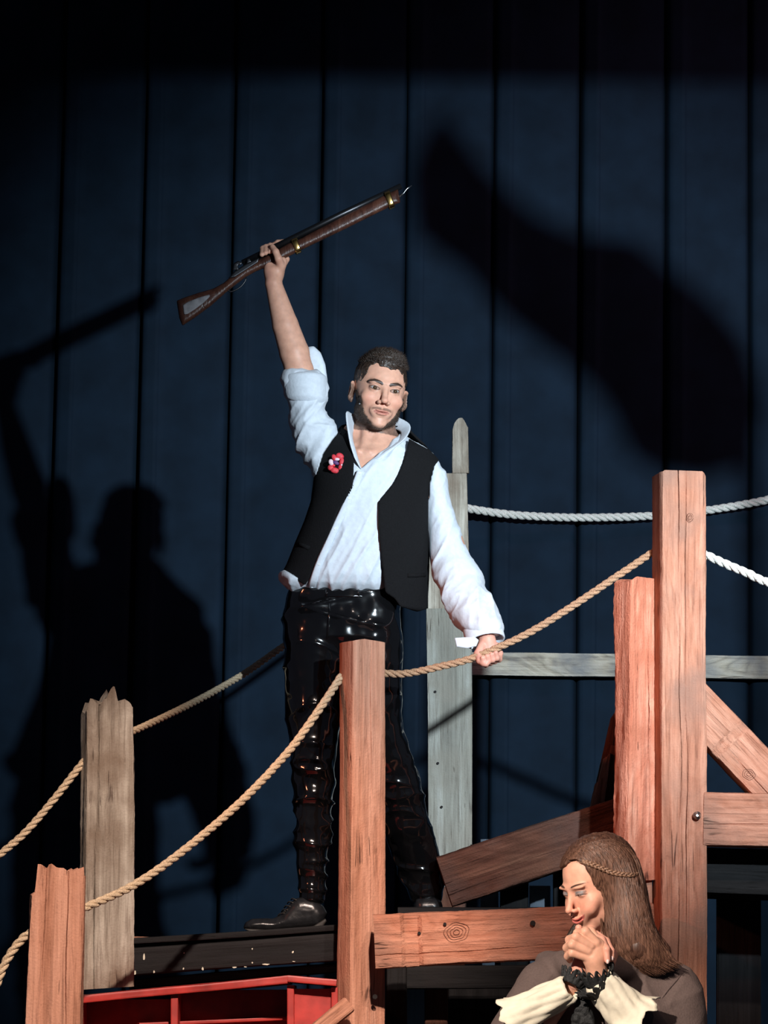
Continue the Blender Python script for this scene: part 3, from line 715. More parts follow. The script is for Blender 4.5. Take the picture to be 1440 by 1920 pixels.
def head_colour(L, base, fem=False):
    """L: local vertices -> colour of the skin itself: lips, brows, lids, stubble"""
    n = len(L); c = np.tile(np.array(base), (n, 1)); ax = np.abs(L[:, 0]); x, y, z = L.T
    def mixc(m, col): nonlocal c; m = np.clip(m, 0, 1)[:, None]; c = c*(1-m)+np.array(col)*m
    ss = lambda v, a, b: np.clip((v-a)/(b-a), 0, 1)
    front = ss(-y, .03, .06)
    mixc(.35*front*np.exp(-((ax-.042)**2+(z+.036)**2)/.0004), (base[0]*.95, base[1]*.62, base[2]*.6))
    mixc(.30*front*np.exp(-(ax**2+(z+.040)**2)/.00018), (base[0]*.92, base[1]*.62, base[2]*.58))
    zl = z-(.75 if fem else .06)*ax*ax*18*.9
    w_ = .024 if not fem else .035
    lip = np.clip(1-(ax/w_)**2, 0, 1)
    lipm = ss(lip, 0, .25)*ss(.0056*lip**.5+.0014-np.abs(zl+.0702), -.0010, .0012)*ss(-y, .07, .08)
    mixc(lipm*(.55 if not fem else .85), (.50, .13, .11) if not fem else (.55, .12, .11))
    mixc(ss(.0012-np.abs(zl+.0698), -.0008, .0004)*ss(w_+.002-ax, 0, .003)*ss(-y, .06, .07)*.6, (.20, .06, .05))
    # eyebrows
    bz = np.interp(ax, [.008, .020, .036, .055], [.0125, .0175, .0215, .0165]) if not fem else .0185+.0050*np.sin(np.clip((ax-.010)/.046, 0, 1)*2.5)
    bt = np.interp(ax, [.008, .012, .030, .050, .056], [0, .0052, .0052, .0034, 0]) if not fem else np.interp(ax, [.012, .016, .030, .046, .052], [0, .0026, .0024, .0012, 0])
    nzv = .25*vnoise(L*np.array([700, 300, 700]), 2)
    mixc(ss(bt-np.abs(z-bz)+.0006*nzv, -.0006, .0008)*ss(-y, .03, .05)*.95, (.018, .011, .008))
    # eye liner / lids
    le = (ax-.031)/.0150
    lidm = ss(.0022-np.abs(np.abs(z-.11*(ax-.031))-(.0046*(1-np.clip(le*le, 0, 1))+.0006)), -.001, .001)*ss(1.12-np.abs(le), 0, .1)*ss(-y, .065, .072)
    mixc(lidm*(.8 if not fem else .5), (.03, .018, .015))
    if fem: mixc(ss(.0052-np.abs(z-.0020), -.002, .002)*ss(1.05-np.abs(le), 0, .3)*ss(-y, .06, .068)*.65, (.13, .22, .26))
    if fem: mixc(ss(.0011-np.abs(z+.0035+.10*np.abs(ax-.031)), -.0006, .0006)*ss(1.2-np.abs(le), 0, .2)*ss(-y, .06, .068)*.85, (.03, .018, .015))
    else:
        nz_ = vnoise(L*260, 4)*.5+vnoise(L*90, 6)*.5
        g = np.interp(ax, [0, .014, .024, .034, .046, .056, .064, .070, .080], [-.112, -.110, -.100, -.088, -.072, -.050, -.030, -.008, .012])
        b1 = ss(g-z+.003*nz_, -.004, .006)*ss(.022-y, 0, .01)*ss(y+.135, 0, .01)*ss(z+.135, -.0, .012)
        mixc(b1*(.80+.18*nz_), (.065, .040, .028))
        mu = ss(.0040-np.abs(z+.0600-.18*ax+ax*ax*9+.0005*nz_), -.0015, .002)*ss(.033-ax, 0, .006)*ss(ax, -.001, .004)*ss(-y, .06, .07)
        mixc(mu*.72, (.075, .040, .028))
        mc = ss(.003-np.abs(ax-.031-.1*(z+.065)), -.002, .002)*ss(z+.083, 0, .006)*ss(-.058-z, 0, .006)*ss(-y, .05, .06)
        mixc(mc*.15, (.12, .06, .045))
    return c
# ================================================================ THE MAN
LZ = lambda rows: rows
man = empty('person', tuple(P(590, 1745, 0)), 'man in black vest, white shirt and glossy black trousers raising a musket overhead', 'person')
MB = (.66, .36, .255)
RH = rot('Y', 8)@rot('Z', 12)@rot('X', 4)
CH_ = P(722, 730, -.11)-RH@np.array([0, -.085, 0])
hf = head_sdf()
toL = lambda p, C=CH_, R=RH: (p-C)@R
# skin: neck + upper chest
neck0, neck1 = CH_+RH@np.array([0, .020, -.055]), P(706, 858, .01)
def chest(p):
    d = zl_chest(p)
    d = smin(d, cap(p, neck0, neck1, .056, .062), .03)
    d = smin(d, cap(p, P(660, 812, .0), P(690, 838, .03), .028, .03), .03)
    # collar bones and the notch between them
    d = smin(d, cap(p, P(672, 846, -.078), P(640, 838, -.04), .008, .008), .012)
    d = smin(d, cap(p, P(694, 848, -.078), P(740, 846, -.04), .008, .008), .012)
    d = smin(d, cap(p, P(682, 850, -.066), P(690, 790, -.035), .012, .010), .016)
    d = smin(d, cap(p, P(690, 850, -.066), P(730, 800, -.015), .012, .010), .016)
    return d
zl_chest = zloft([(818, 650, 760), (838, 624, 786), (860, 608, 802), (900, 600, 806), (960, 600, 796), (1040, 580, 770), (1110, 560, 735)],
                 [.02, .015, .01, 0, 0, 0, 0], [.05, .075, .092, .10, .105, .10, .095], rnd=.03)
def man_up(p):
    d = within(p, CH_-np.array([.12, .14, .15]), CH_+np.array([.12, .14, .15]), lambda q: hf(toL(q)), .02)
    return smin(d, chest(p), .014)
# raised arm (forearm bare) and the hand under the rifle
elb = P(562, 700, -.01); wri = P(513, 532, -.02)
def rarm(p):
    d = cap(p, P(610, 850, .01), elb, .038, .038)
    d = smin(d, chain(p, [elb, P(552, 662, -.012), P(535, 610, -.015), wri, P(514, 512, -.012)], [.040, .0445, .039, .0250, .027]), .02)
    return d
def F(*a): return [P(x, y, Y) for x, y, Y in a]
def rhand(p):
    d = ell(p, P(515, 507, -.006), (.027, .018, .036), rot('Y', -6))
    d = smin(d, ell(p, P(527, 497, -.022), (.016, .014, .026), rot('Y', 18)), .010)       # ball of the thumb
    d = smin(d, ell(p, P(504, 505, -.012), (.013, .015, .030), rot('Y', -8)), .010)       # heel under little finger
    d = smin(d, chain(p, F((527, 499, -.030), (522, 485, -.050), (517, 472, -.050), (511, 463, -.038)), [.0125, .0110, .0098, .0082]), .006)
    d = smin(d, cap(p, P(526, 500, -.006), P(537, 486, -.004), .014, .010), .008)
    for (a) in (F((519, 496, .018), (518, 474, .034), (510, 462, .020), (521, 455, .008), (535, 452, .0)),):
        d = smin(d, chain(p, a, [.0105, .0100, .0095, .0085, .0068]), .004)
    for k, (x0, x1, x2) in enumerate(((512, 508, 506.5), (505, 500, 498), (499, 494, 491))):
        dy = (0, 2.5, 5.5)[k]
        d = smin(d, chain(p, F((x0, 497+dy*.6, .018), (x0-1, 478+dy, .036), (x1, 463+dy, .022), (x1-1, 460+dy+1, -.006), (x2, 472+dy, -.032)), [.0105, .0100, .0095, .0090, .0072]), .0035)
    return d
# left arm: hand closed round the rope
YH = -.24
def lhand(p):
    d = cap(p, P(898, 1150, -.16), P(914, 1200, YH+.035), .032, .024)
    d = smin(d, ell(p, P(916, 1217, YH+.030), (.034, .017, .028), rot('Y', 28)), .012)
    for k in range(4):
        x = 937-k*8.2; y = 1217+k*3.2
        d = smin(d, chain(p, F((x-4, y-6, YH+.034), (x, y+8, YH+.024), (x-1.5, y+19, YH+.004), (x-6, y+17, YH-.021), (x-7.5, y+7, YH-.028)), [.0098, .0096, .0092, .0084, .0070]), .0030)
    d = smin(d, chain(p, F((903, 1212, YH+.020), (896, 1226, YH+.008), (900, 1239, YH-.014), (911, 1245, YH-.024)), [.0125, .0115, .0105, .0085]), .005)
    return d
def larm(p): return smin(cap(p, P(790, 880, .01), P(856, 1052, -.04), .052, .042), cap(p, P(856, 1052, -.04), P(898, 1150, -.16), .040, .031), .02)
VV, QQ, CC = [], [], []
def addpart(f, lo, hi, h, colf=None, rl=1, base=MB):
    V, Q = mesh_sdf(f, lo, hi, h); V = relax(V, Q, rl, .4)
    c = colf(V) if colf else np.tile(np.array(base), (len(V), 1))
    QQ.append(Q+sum(len(v) for v in VV)); VV.append(V); CC.append(c)
def man_col(V):
    L = toL(V); c = head_colour(L, MB)
    m = (L[:, 2] < -.125)[:, None]; c = np.where(m, np.array(MB)*np.array([.98, .95, .95]), c)
    return c
lo = np.minimum(P(600, 655, 0), P(600, 905, 0)); lo[1] = -.19; hi = P(830, 650, 0); hi[1] = .16; hi[2] = P(720, 650, 0)[2]+.02
lo[2] = P(700, 905, 0)[2]
addpart(man_up, lo, hi, .0017, man_col)
# torso and arms under the clothes, one continuous surface with the neck region's field
def man_full(p):
    d = smin(chest(p), zl_hip(p), .03)
    d = smin(d, rarm(p), .03); d = smin(d, larm(p), .03); return d
zl_hip = zloft([(1090, 570, 730), (1150, 562, 728), (1200, 560, 730)], 0, .085)
lo2 = np.array([-.42, -.22, P(700, 1210, 0)[2]]); hi2 = np.array([.42, .20, P(700, 840, 0)[2]])
addpart(lambda p: man_full(p)+.002, lo2, hi2, .006)
lo3, hi3 = bounds([(470, 445), (620, 800)], 0, .02); lo3[1] = -.12; hi3[1] = .10
def skin_arm(V):
    c = np.tile(np.array(MB), (len(V), 1)); x, y = PROJ(V)
    m = np.clip(np.exp(-((x-503)**2/60+(y-520)**2/900)), 0, 1)[:, None]*.35
    return c*(1-m)+np.array([.58, .24, .19])*m
addpart(lambda p: smin(rarm(p), within(p, P(470, 540, -.08), P(560, 440, .08), rhand), .014), lo3, hi3, .0019, skin_arm)
lo4, hi4 = bounds([(850, 1130), (960, 1262)], YH, .03); lo4[1] = YH-.06; hi4[1] = -.08
addpart(lhand, lo4, hi4, .0019, lambda V: np.tile(np.array([.66, .33, .25]), (len(V), 1)))
body = mesh_obj('body', np.concatenate(VV), np.concatenate(QQ), SKIN, man, True, np.concatenate(CC))

def worldL(L, C=CH_, R=RH): return C+np.asarray(L)@R.T
def sphere(name, c, r, mat, parent, seg=20, sc=(1, 1, 1), R=np.eye(3), label=None):
    V = []; F_ = []
    for i in range(seg//2+1):
        t = math.pi*i/(seg//2)
        for j in range(seg):
            a = 2*math.pi*j/seg; V.append(np.array(c)+R@(np.array([math.sin(t)*math.cos(a)*sc[0], math.sin(t)*math.sin(a)*sc[1], math.cos(t)*sc[2]])*r))
    for i in range(seg//2):
        for j in range(seg): F_.append((i*seg+j, (i+1)*seg+j, (i+1)*seg+(j+1) % seg, i*seg+(j+1) % seg))
    o = mesh_obj(name, np.array(V), F_, mat, parent)
    if label: o['label'] = label
    return o
def eyes(root, C, R, look, half=False):
    for s in (-1, 1):
        e = worldL((s*.031, -.0735, -.001), C, R); sphere('eye', e, .0132, EYEW, root)
        d = np.array(look)/np.linalg.norm(look); sphere('iris', worldL(np.array([s*.031, -.0735, -.001])+d*.0085, C, R), .0072, IRIS, root, 14)
eyes(man, CH_, RH, (.04, -1, .0))

def garment(name, f, lo, hi, h, mat, root, disp=None, rl=2, label=None):
    V, Q = mesh_sdf(f, lo, hi, h); V = relax(V, Q, rl, .5)
    if disp is not None: V = V+normals(V, Q)*disp(V)[:, None]
    o = mesh_obj(name, V, Q, mat, root)
    if label: o['label'] = label
    return o
def ridge(V, M, s, sharp=1.0):
    return (1-np.abs(vnoise(V@np.array(M, float).T, s)))**sharp

# hair: cropped cap plus short tufts
def hair_m(p):
    L = toL(p); x, y, z = L.T; ax = np.abs(x)
    d = ell(L, (0, .016, .034), (.0785, .102, .087))
    d = smin(d, ell(L, (0, -.030, .098), (.048, .050, .021)), .02)
    fr = np.interp(ax+.05*np.clip(-.05-y, 0, .03), [0, .02, .035, .052, .060, .066], [.063, .066, .068, .060, .022, -.030])
    sd = np.interp(y, [-.012, .0, .03, .045, .08], [-.024, .016, .020, -.03, -.06])
    line = np.where(y < -.012, fr, sd)+.0045*vnoise(L*np.array([130, 60, 60]), 3)-.12*x*(y < -.05)*(ax < .05)
    return smax(d, (line-z)*.8, .004)
loH = CH_-.14; hiH = CH_+.15
garment('hair', hair_m, loH, hiH, .0022, HAIR_M, man, lambda V: .0010*vnoise(V*np.array([260, 260, 160]), 1)+.0022*vnoise(V*70, 2), 1)
def tufts(name, root, Vs, Ns, n, length, rad, mat, bias, seed, jit=.5):
    r = np.random.RandomState(seed); idx = r.choice(len(Vs), n); V = []; F_ = []
    for i in idx:
        a = Vs[i]; d = Ns[i]*1.0+np.array(bias)+r.normal(0, jit, 3)*.4; d /= np.linalg.norm(d); l = length*r.uniform(.6, 1.2)
        u = np.cross(d, [.3, .5, .8]); u /= np.linalg.norm(u); v = np.cross(d, u); k = len(V)
        for t in range(3):
            an = 2*math.pi*t/3; V.append(a-d*.002+(math.cos(an)*u+math.sin(an)*v)*rad)
        V.append(a+d*l); F_ += [(k, k+1, k+3), (k+1, k+2, k+3), (k+2, k, k+3)]
    return mesh_obj(name, np.array(V), F_, mat, root)
Vh, Qh = mesh_sdf(hair_m, loH, hiH, .004); Nh = normals(Vh, Qh); Lh = toL(Vh); keep = np.abs(Nh).sum(1) > 0
up = (Lh[:, 2] > .075)
th = tufts('hair_tufts', man, Vh[up], Nh[up], 3600, .015, .0009, HAIR_M, RH@np.array([.50, -.45, .15]), 3, .6); th['kind'] = 'stuff'
# beard: thin shell along the jaw
def beard(p):
    L = toL(p); ax = np.abs(L[:, 0]); y, z = L[:, 1], L[:, 2]
    g = np.interp(ax, [0, .014, .024, .034, .046, .056, .064, .070, .080], [-.116, -.114, -.104, -.090, -.074, -.052, -.032, -.010, .010])
    n_ = .003*vnoise(L*140, 4)
    reg = np.maximum(np.maximum(z-g+n_, y-.002-.9*np.clip(-.045-z, 0, 1)), np.maximum(-.126-z, (ax-.0725)))
    return smax(hf(L)-.0026, reg, .002)
garment('beard', beard, loH, hiH, .0020, BEARDM, man, lambda V: .0012*vnoise(V*300, 1), 1)
Vb, Qb = mesh_sdf(beard, loH, hiH, .003); bt = tufts('beard_hairs', man, Vb, normals(Vb, Qb), 5000, .0065, .0005, BEARDM, RH@np.array([0, -.2, -.9]), 9); bt['kind'] = 'stuff'

# ---- shirt
zl_shirt = zloft([(812, 652, 758), (826, 640, 774), (838, 616, 798), (850, 602, 814), (870, 597, 818), (900, 592, 812), (940, 588, 806), (980, 576, 804), (1020, 560, 795), (1060, 545, 775), (1085, 530, 757), (1100, 534, 748), (1113, 546, 742)],
                 [.02, .018, .015, .01, .0, -.005, -.005, -.005, -.008, -.01, -.012, -.01, 0], [.055, .075, .092, .105, .115, .122, .128, .130, .130, .130, .128, .118, .105], rnd=.02)
Vneck = [(664, 760), (652, 805), (662, 828), (668, 850), (677, 879), (690, 866), (708, 852), (728, 838), (748, 815), (752, 770)]
sleeveR = zloft([(700, 534, 610), (720, 533, 613), (745, 538, 612), (765, 544, 610), (790, 547, 622), (815, 552, 640), (840, 560, 650), (862, 570, 655), (885, 584, 655), (900, 592, 655)],
                [-.01, -.01, -.008, -.005, 0, 0, 0, 0, 0, 0], [.055, .06, .062, .064, .07, .075, .08, .08, .075, .06], rnd=.02)
sleeveL = zloft([(862, 796, 822), (880, 790, 832), (910, 790, 841), (950, 795, 849), (985, 800, 857), (1020, 803, 872), (1050, 806, 886), (1085, 815, 902), (1120, 834, 919), (1150, 850, 932), (1172, 860, 938), (1184, 866, 938)],
                [0, 0, -.005, -.01, -.02, -.03, -.045, -.07, -.11, -.145, -.175, -.185], [.04, .055, .062, .064, .062, .060, .06, .062, .064, .062, .055, .045], rnd=.015)
zl_vest = zloft([(796, 640, 762), (812, 630, 776), (826, 616, 792), (845, 598, 820), (870, 592, 824), (900, 588, 814), (940, 584, 810), (980, 570, 808), (1020, 553, 807), (1060, 538, 806), (1085, 526, 805), (1110, 524, 803), (1148, 540, 802)],
                [.02, .018, .014, .008, 0, 0, 0, 0, 0, 0, 0, 0, 0], [.080, .098, .108, .120, .132, .140, .146, .150, .150, .150, .150, .148, .14], rnd=.012)
VL = [(640, 798), (654, 812), (660, 830), (665, 849), (663, 880), (662, 912), (654, 929), (633, 960), (618, 1005), (601, 1050), (572, 1097), (529, 1071), (537, 1047), (550, 1012), (575, 950), (584, 925), (588, 891), (601, 849), (619, 822)]
VR = [(766, 822), (764, 842), (757, 866), (748, 888), (737, 908), (710, 941), (710, 970), (711, 1002), (716, 1045), (720, 1078), (723, 1110), (740, 1122), (751, 1137), (782, 1146), (801, 1141), (804, 1105), (805, 1068), (806, 1020), (806, 967), (810, 908), (822, 862), (806, 845), (782, 832)]
BACK = [(640, 792), (770, 800), (806, 845), (820, 862), (808, 910), (804, 967), (804, 1050), (801, 1138), (700, 1120), (560, 1092), (532, 1068), (560, 1000), (588, 930), (592, 880), (606, 845), (625, 812)]
def shirt(p):
    d = smin(zl_shirt(p), sleeveR(p), .02); d = smin(d, sleeveL(p), .012)
    d = smin(d, ell(p, P(551, 1088, -.02), (.045, .085, .022), rot('Y', 28)), .012)
    x, y = PROJ(p); v = poly2(x, y, Vneck)*MPP(0)
    cut = np.maximum(v, p[:, 1]-.05)
    d = smax(d, -cut, .004)
    m = (poly2(x, y, VL) < -5) | (poly2(x, y, VR) < -5); m &= p[:, 1] < .03
    return np.where(m, np.maximum(d, zl_vest(p)+.010), d)
def shirt_disp(V):
    x, y = PROJ(V); cov = np.clip(np.minimum(poly2(x, y, VL), poly2(x, y, VR))/8, 0, 1); return cov*shirt_disp0(V)
def shirt_disp0(V):
    x, y = PROJ(V); w = np.clip((y-800)/60, 0, 1)
    a = .0085*ridge(V, [[24, 0, -13], [0, 9, 0], [3, 0, 4]], 5, 3)+.004*ridge(V, [[40, 0, -24], [0, 12, 0], [5, 0, 7]], 15, 3)          # diagonal pulls across the chest
    b = .0075*ridge(V, [[26, 0, 3], [0, 10, 0], [2, 0, 3]], 6, 3)*np.clip((y-1010)/60, 0, 1)   # gathers into the waist
    e = .010*ridge(V, [[22, 0, -11], [0, 14, 0], [9, 0, 22]], 9, 2)*np.clip((650-x)/40, 0, 1)*np.clip((880-y)/40, 0, 1)   # bunching in the raised sleeve
    g = .009*ridge(V, [[14, 0, 7], [0, 10, 0], [-6, 0, 13]], 12, 2)*np.clip((y-1040)/80, 0, 1)*(x > 800)
    return a*.8+b+e+g-.003+.001*vnoise(V*60, 3)
lo = np.array([-.33, -.30, P(700, 1125, 0)[2]]); hi = np.array([.38, .17, P(580, 690, 0)[2]+.02])
lo[2] = min(lo[2], P(900, 1192, -.2)[2]-.01)
garment('shirt', shirt, lo, hi, .0040, SHIRT, man, shirt_disp, 2)
# turned-back cuff and the loose flap behind it
def cuffR(p):
    c = [(531, 706), (545, 703), (575, 704), (600, 706), (612, 722), (612, 748), (598, 758), (575, 757), (548, 742), (534, 724)]
    d = zloft_c(p); return d
zloft_c = zloft([(700, 540, 606), (708, 530, 613), (730, 531, 615), (750, 536, 615), (762, 545, 608)], -.01, [.058, .072, .078, .074, .06], rnd=.015)
def cuffR(p):
    x, y = PROJ(p); line = np.interp(x, [530, 560, 590, 615], [744, 756, 762, 756])
    d = smax(zloft_c(p), (y-line)*MPP(0), .006)
    return smax(d, -(zloft_i(p)), .004)
zloft_i = zloft([(690, 534, 590), (715, 536, 592)], -.01, .046, rnd=.01)
garment('rolled_cuff', cuffR, *bounds([(520, 690), (625, 770)], 0, .03)[0:1], bounds([(520, 690), (625, 770)], 0, .03)[1]+np.array([0, .09, 0]), .0035, SHIRT, man,
        lambda V: .004*ridge(V, [[9, 0, 2], [0, 9, 0], [2, 0, 14]], 4, 2)-.002, 2) if False else None
lc, hc = bounds([(520, 690), (625, 770)], 0, .03); lc[1] = -.11; hc[1] = .09
garment('rolled_cuff', cuffR, lc, hc, .0035, SHIRT, man, lambda V: .004*ridge(V, [[9, 0, 2], [0, 9, 0], [2, 0, 14]], 4, 2)-.002, 2)
flap = plate([(573, 660), (578, 651), (588, 650), (600, 662), (609, 684), (613, 712), (612, 742), (600, 756), (585, 745), (578, 715), (574, 685)], .045, .030, .014)
lc, hc = bounds([(565, 640), (622, 765)], .04, .02); lc[1] = 0; hc[1] = .09
garment('cuff_flap', flap, lc, hc, .003, SHIRT, man, lambda V: .003*ridge(V, [[18, 0, 5], [0, 9, 0], [2, 0, 8]], 4, 2), 2)
# left cuff band, open at the side
def bandL(p):
    a, b = P(905, 1180, -.185), P(912, 1208, -.205); ax = (b-a)/np.linalg.norm(b-a); q = p-a; t = q@ax
    r = q-t[:, None]*ax; xv = np.array([1, 0, 0])-ax*ax[0]; xv /= np.linalg.norm(xv); yv = np.cross(ax, xv)
    k = np.sqrt(((r@xv)/.054)**2+((r@yv)/.044)**2); d = (k-1)*.044
    sh = np.abs(d)-.003
    return smax(sh, np.maximum(-t-.006, t-.042), .003)
lc, hc = bounds([(850, 1160), (955, 1225)], -.2, .03); lc[1] = -.29; hc[1] = -.10
garment('shirt_cuff', bandL, lc, hc, .0022, SHIRT, man, None, 1)
tab = plate([(852, 1196), (868, 1195), (890, 1194), (898, 1200), (893, 1212), (875, 1216), (856, 1213)], -.235, .010, .004)
lc, hc = bounds([(850, 1190), (900, 1220)], -.235, .01); lc[1] = -.25; hc[1] = -.22
garment('cuff_tab', tab, lc, hc, .002, SHIRT, man, None, 1)
# collar: curved standing strip round the neck, wings open in front
bot = F((677, 880, -.118), (668, 850, -.105), (661, 822, -.072), (664, 806, -.02), (684, 800, .045), (708, 800, .075), (735, 803, .045), (752, 812, -.01), (744, 830, -.065), (722, 846, -.098), (700, 862, -.112))
top = F((664, 858, -.128), (655, 826, -.118), (649, 775, -.085), (660, 776, -.02), (682, 780, .055), (708, 782, .088), (736, 780, .055), (768, 796, .0), (763, 818, -.065), (742, 838, -.100), (712, 862, -.118))
mid = [(a+b)/2+np.array([0, -.004, 0]) for a, b in zip(bot, top)]
nn = 90; A = spline(bot, nn); Bm = spline(mid, nn); T_ = spline(top, nn); V = []
for i in range(nn):
    for t in np.linspace(0, 1, 9):
        V.append(A[i]*(1-t)*(1-2*t)+Bm[i]*4*t*(1-t)+T_[i]*t*(2*t-1))
F_ = [(i*9+j, i*9+j+1, (i+1)*9+j+1, (i+1)*9+j) for i in range(nn-1) for j in range(8)]
co = mesh_obj('collar', np.array(V), F_, SHIRT, man); md = co.modifiers.new('s', 'SOLIDIFY'); md.thickness = .0035; md.offset = 0
# placket and buttons
pl = spline([surf(x, y, zl_shirt)+np.array([0, -.003, 0]) for x, y in ((676, 884), (664, 915), (650, 945), (636, 975), (618, 1015), (600, 1055), (588, 1090), (583, 1108))], 60)
V = []; 
for i, c in enumerate(pl):
    for dx in (-.010, -.006, .006, .010): V.append(c+np.array([dx, (-.004 if abs(dx) < .008 else .001)+dx*.25, 0]))
F_ = [(i*4+j, i*4+j+1, (i+1)*4+j+1, (i+1)*4+j) for i in range(59) for j in range(3)]
o = mesh_obj('placket', np.array(V), F_, SHIRT, man); md = o.modifiers.new('s', 'SOLIDIFY'); md.thickness = .003
for t in (.02, .24, .50, .74, .94):
    disc('button', pl[int(t*59)]+np.array([0, -.006, 0]), .0045, .0022, BUTTON, man, segs=12)

# ---- vest
def vest(p):
    x, y = PROJ(p); d = np.abs(zl_vest(p)+.003)-.0032; m = MPP(0)
    fr = np.minimum(poly2(x, y, VL), poly2(x, y, VR))*m; bk = poly2(x, y, BACK)*m
    reg = np.where(p[:, 1] < .02, fr, bk)
    return smax(d, reg, .002)
garment('vest', vest, np.array([-.33, -.20, P(700, 1155, 0)[2]-.01]), np.array([.20, .20, P(700, 785, 0)[2]+.02]), .0034, VEST, man,
        lambda V: .0018*ridge(V, [[8, 0, 3], [0, 8, 0], [-2, 0, 5]], 21, 2), 1)
for pts in (((557, 1021), (568, 1023), (580, 1028)), ((764, 1079), (780, 1079), (796, 1078))):
    V, F_ = tube([surf(x, y, zl_vest)+np.array([0, -.003, 0]) for x, y in pts], .0065, 6); mesh_obj('welt_pocket', np.array(V), F_, VEST, man)
# rosette of red petals with a violet heart
RP = plain('red_ribbon', (.62, .035, .05), .6, 0, .3, 120, .4); WP = plain('pale_ribbon', (.75, .55, .60), .6); PP = plain('violet_ribbon', (.10, .03, .14), .6)
bc = surf(631, 868, zl_vest)+np.array([0, -.008, 0])
fb = empty('rosette', tuple(bc), 'x', 'y')
for k_ in ('label', 'category'): del fb[k_]
fb.parent = man; fb.location = tuple(bc-np.array(man.location))
def petal(dx, dz, r, sc, mat, ang, dy=0):
    me_c = bc+np.array([dx, dy, dz]); V = []; R = rot('Y', ang)
    o = sphere('petal', me_c, r, mat, None, 14, sc, R); o.parent = fb; o.matrix_parent_inverse = Matrix.Translation(-Vector(bc)); return o
rg = random.Random(8)
for (x, y, r, s1, s2, an, mt) in ((637, 856, 8, 1, .8, 20, RP), (627, 859, 7, .7, 1, -30, RP), (641, 867, 7, .7, 1.1, 10, RP), (640, 878, 7, .8, 1, -10, RP), (628, 883, 8, 1.1, .7, 15, RP), (620, 878, 6, .9, .9, 40, RP),
                             (621, 868, 7, .7, .9, -20, WP), (632, 862, 5, 1, .6, 0, WP), (624, 873, 5, 1, .6, 20, RP), (641, 873, 3.4, .6, 1, 0, WP), (630, 869, 5.5, 1.2, .7, 25, PP)):
    petal((x-631)*MPP(0), -(y-868)*MPP(0), r*MPP(0), (s1, .45, s2), mt, an, -.004 if mt is PP else (-.002 if mt is WP else 0))

# ---- trousers
legR = zloft([(1108, 548, 650), (1150, 534, 656), (1200, 531, 652), (1250, 532, 648), (1300, 533, 645), (1350, 537, 638), (1400, 543, 632), (1450, 548, 628), (1500, 551, 622), (1560, 555, 618), (1620, 557, 613), (1660, 561, 610), (1692, 564, 608)],
             [0, 0, 0, 0, -.005, -.012, -.018, -.014, -.004, .004, .008, .01, .01], [.095, .105, .105, .100, .094, .086, .080, .074, .070, .064, .058, .055, .054], rnd=.01)
legL = zloft([(1108, 640, 740), (1150, 645, 748), (1200, 648, 752), (1250, 652, 752), (1300, 660, 751), (1350, 672, 755), (1400, 688, 763), (1450, 700, 778), (1500, 711, 794), (1560, 726, 808), (1620, 744, 822), (1660, 760, 829), (1692, 770, 827)],
             [0, 0, 0, .005, .02, .04, .06, .085, .11, .15, .19, .215, .23], [.095, .105, .105, .100, .094, .086, .080, .074, .070, .064, .058, .055, .054], rnd=.01)
pelv = zloft([(1107, 546, 741), (1130, 538, 745), (1160, 534, 750), (1200, 534, 752), (1235, 560, 735)], 0, [.098, .106, .112, .110, .06], rnd=.012)
def trous(p): return smin(smin(legR(p), legL(p), .018), pelv(p), .02)
def tr_disp(V):
    x, y = PROJ(V); low = np.clip((y-1370)/90, 0, 1)*np.where(x > 660, .75, 1.0)
    c = .0125*(ridge(V, [[5, 0, 2], [0, 9, 0], [1.5, 0, 24]], 31, 3)-.3)*low
    k = .0075*(ridge(V, [[4, 0, -3], [0, 7, 0], [3, 0, 11]], 33, 3)-.3)
    u = .007*(ridge(V, [[7, 0, 5], [0, 7, 0], [-4, 0, 12]], 35, 3)-.3)*np.clip((1260-y)/80, 0, 1)
    return c+k+u+.0015*vnoise(V*45, 3)
lo = np.array([-.33, -.16, P(700, 1700, 0)[2]-.02]); hi = np.array([.22, .34, P(700, 1100, 0)[2]+.02])
garment('trousers', trous, lo, hi, .0040, PVC, man, tr_disp, 2)
wbz = zloft([(1107, 545, 742), (1128, 539, 745)], 0, [.101, .108], rnd=.003)
def wband(p): return smax(np.abs(wbz(p)+.001)-.0025, np.maximum(p[:, 2]-wbz.z[1], wbz.z[0]-p[:, 2]), .001)
garment('waistband', wband, np.array([-.33, -.14, P(700, 1135, 0)[2]-.01]), np.array([.1, .14, P(700, 1100, 0)[2]+.01]), .0028, PVC, man, None, 1)
for x in (612, 672):
    V, F_ = tube([surf(x, y, wbz)+np.array([0, -.004, 0]) for y in (1106, 1116, 1128, 1134)], .0035, 6); mesh_obj('belt_loop', np.array(V), F_, PVC, man)
V, F_ = tube([surf(x, y, pelv)+np.array([0, -.002, 0]) for x, y in ((618, 1132), (617, 1160), (613, 1195), (611, 1228))], .0035, 6); mesh_obj('fly_seam', np.array(V), F_, PVC, man)

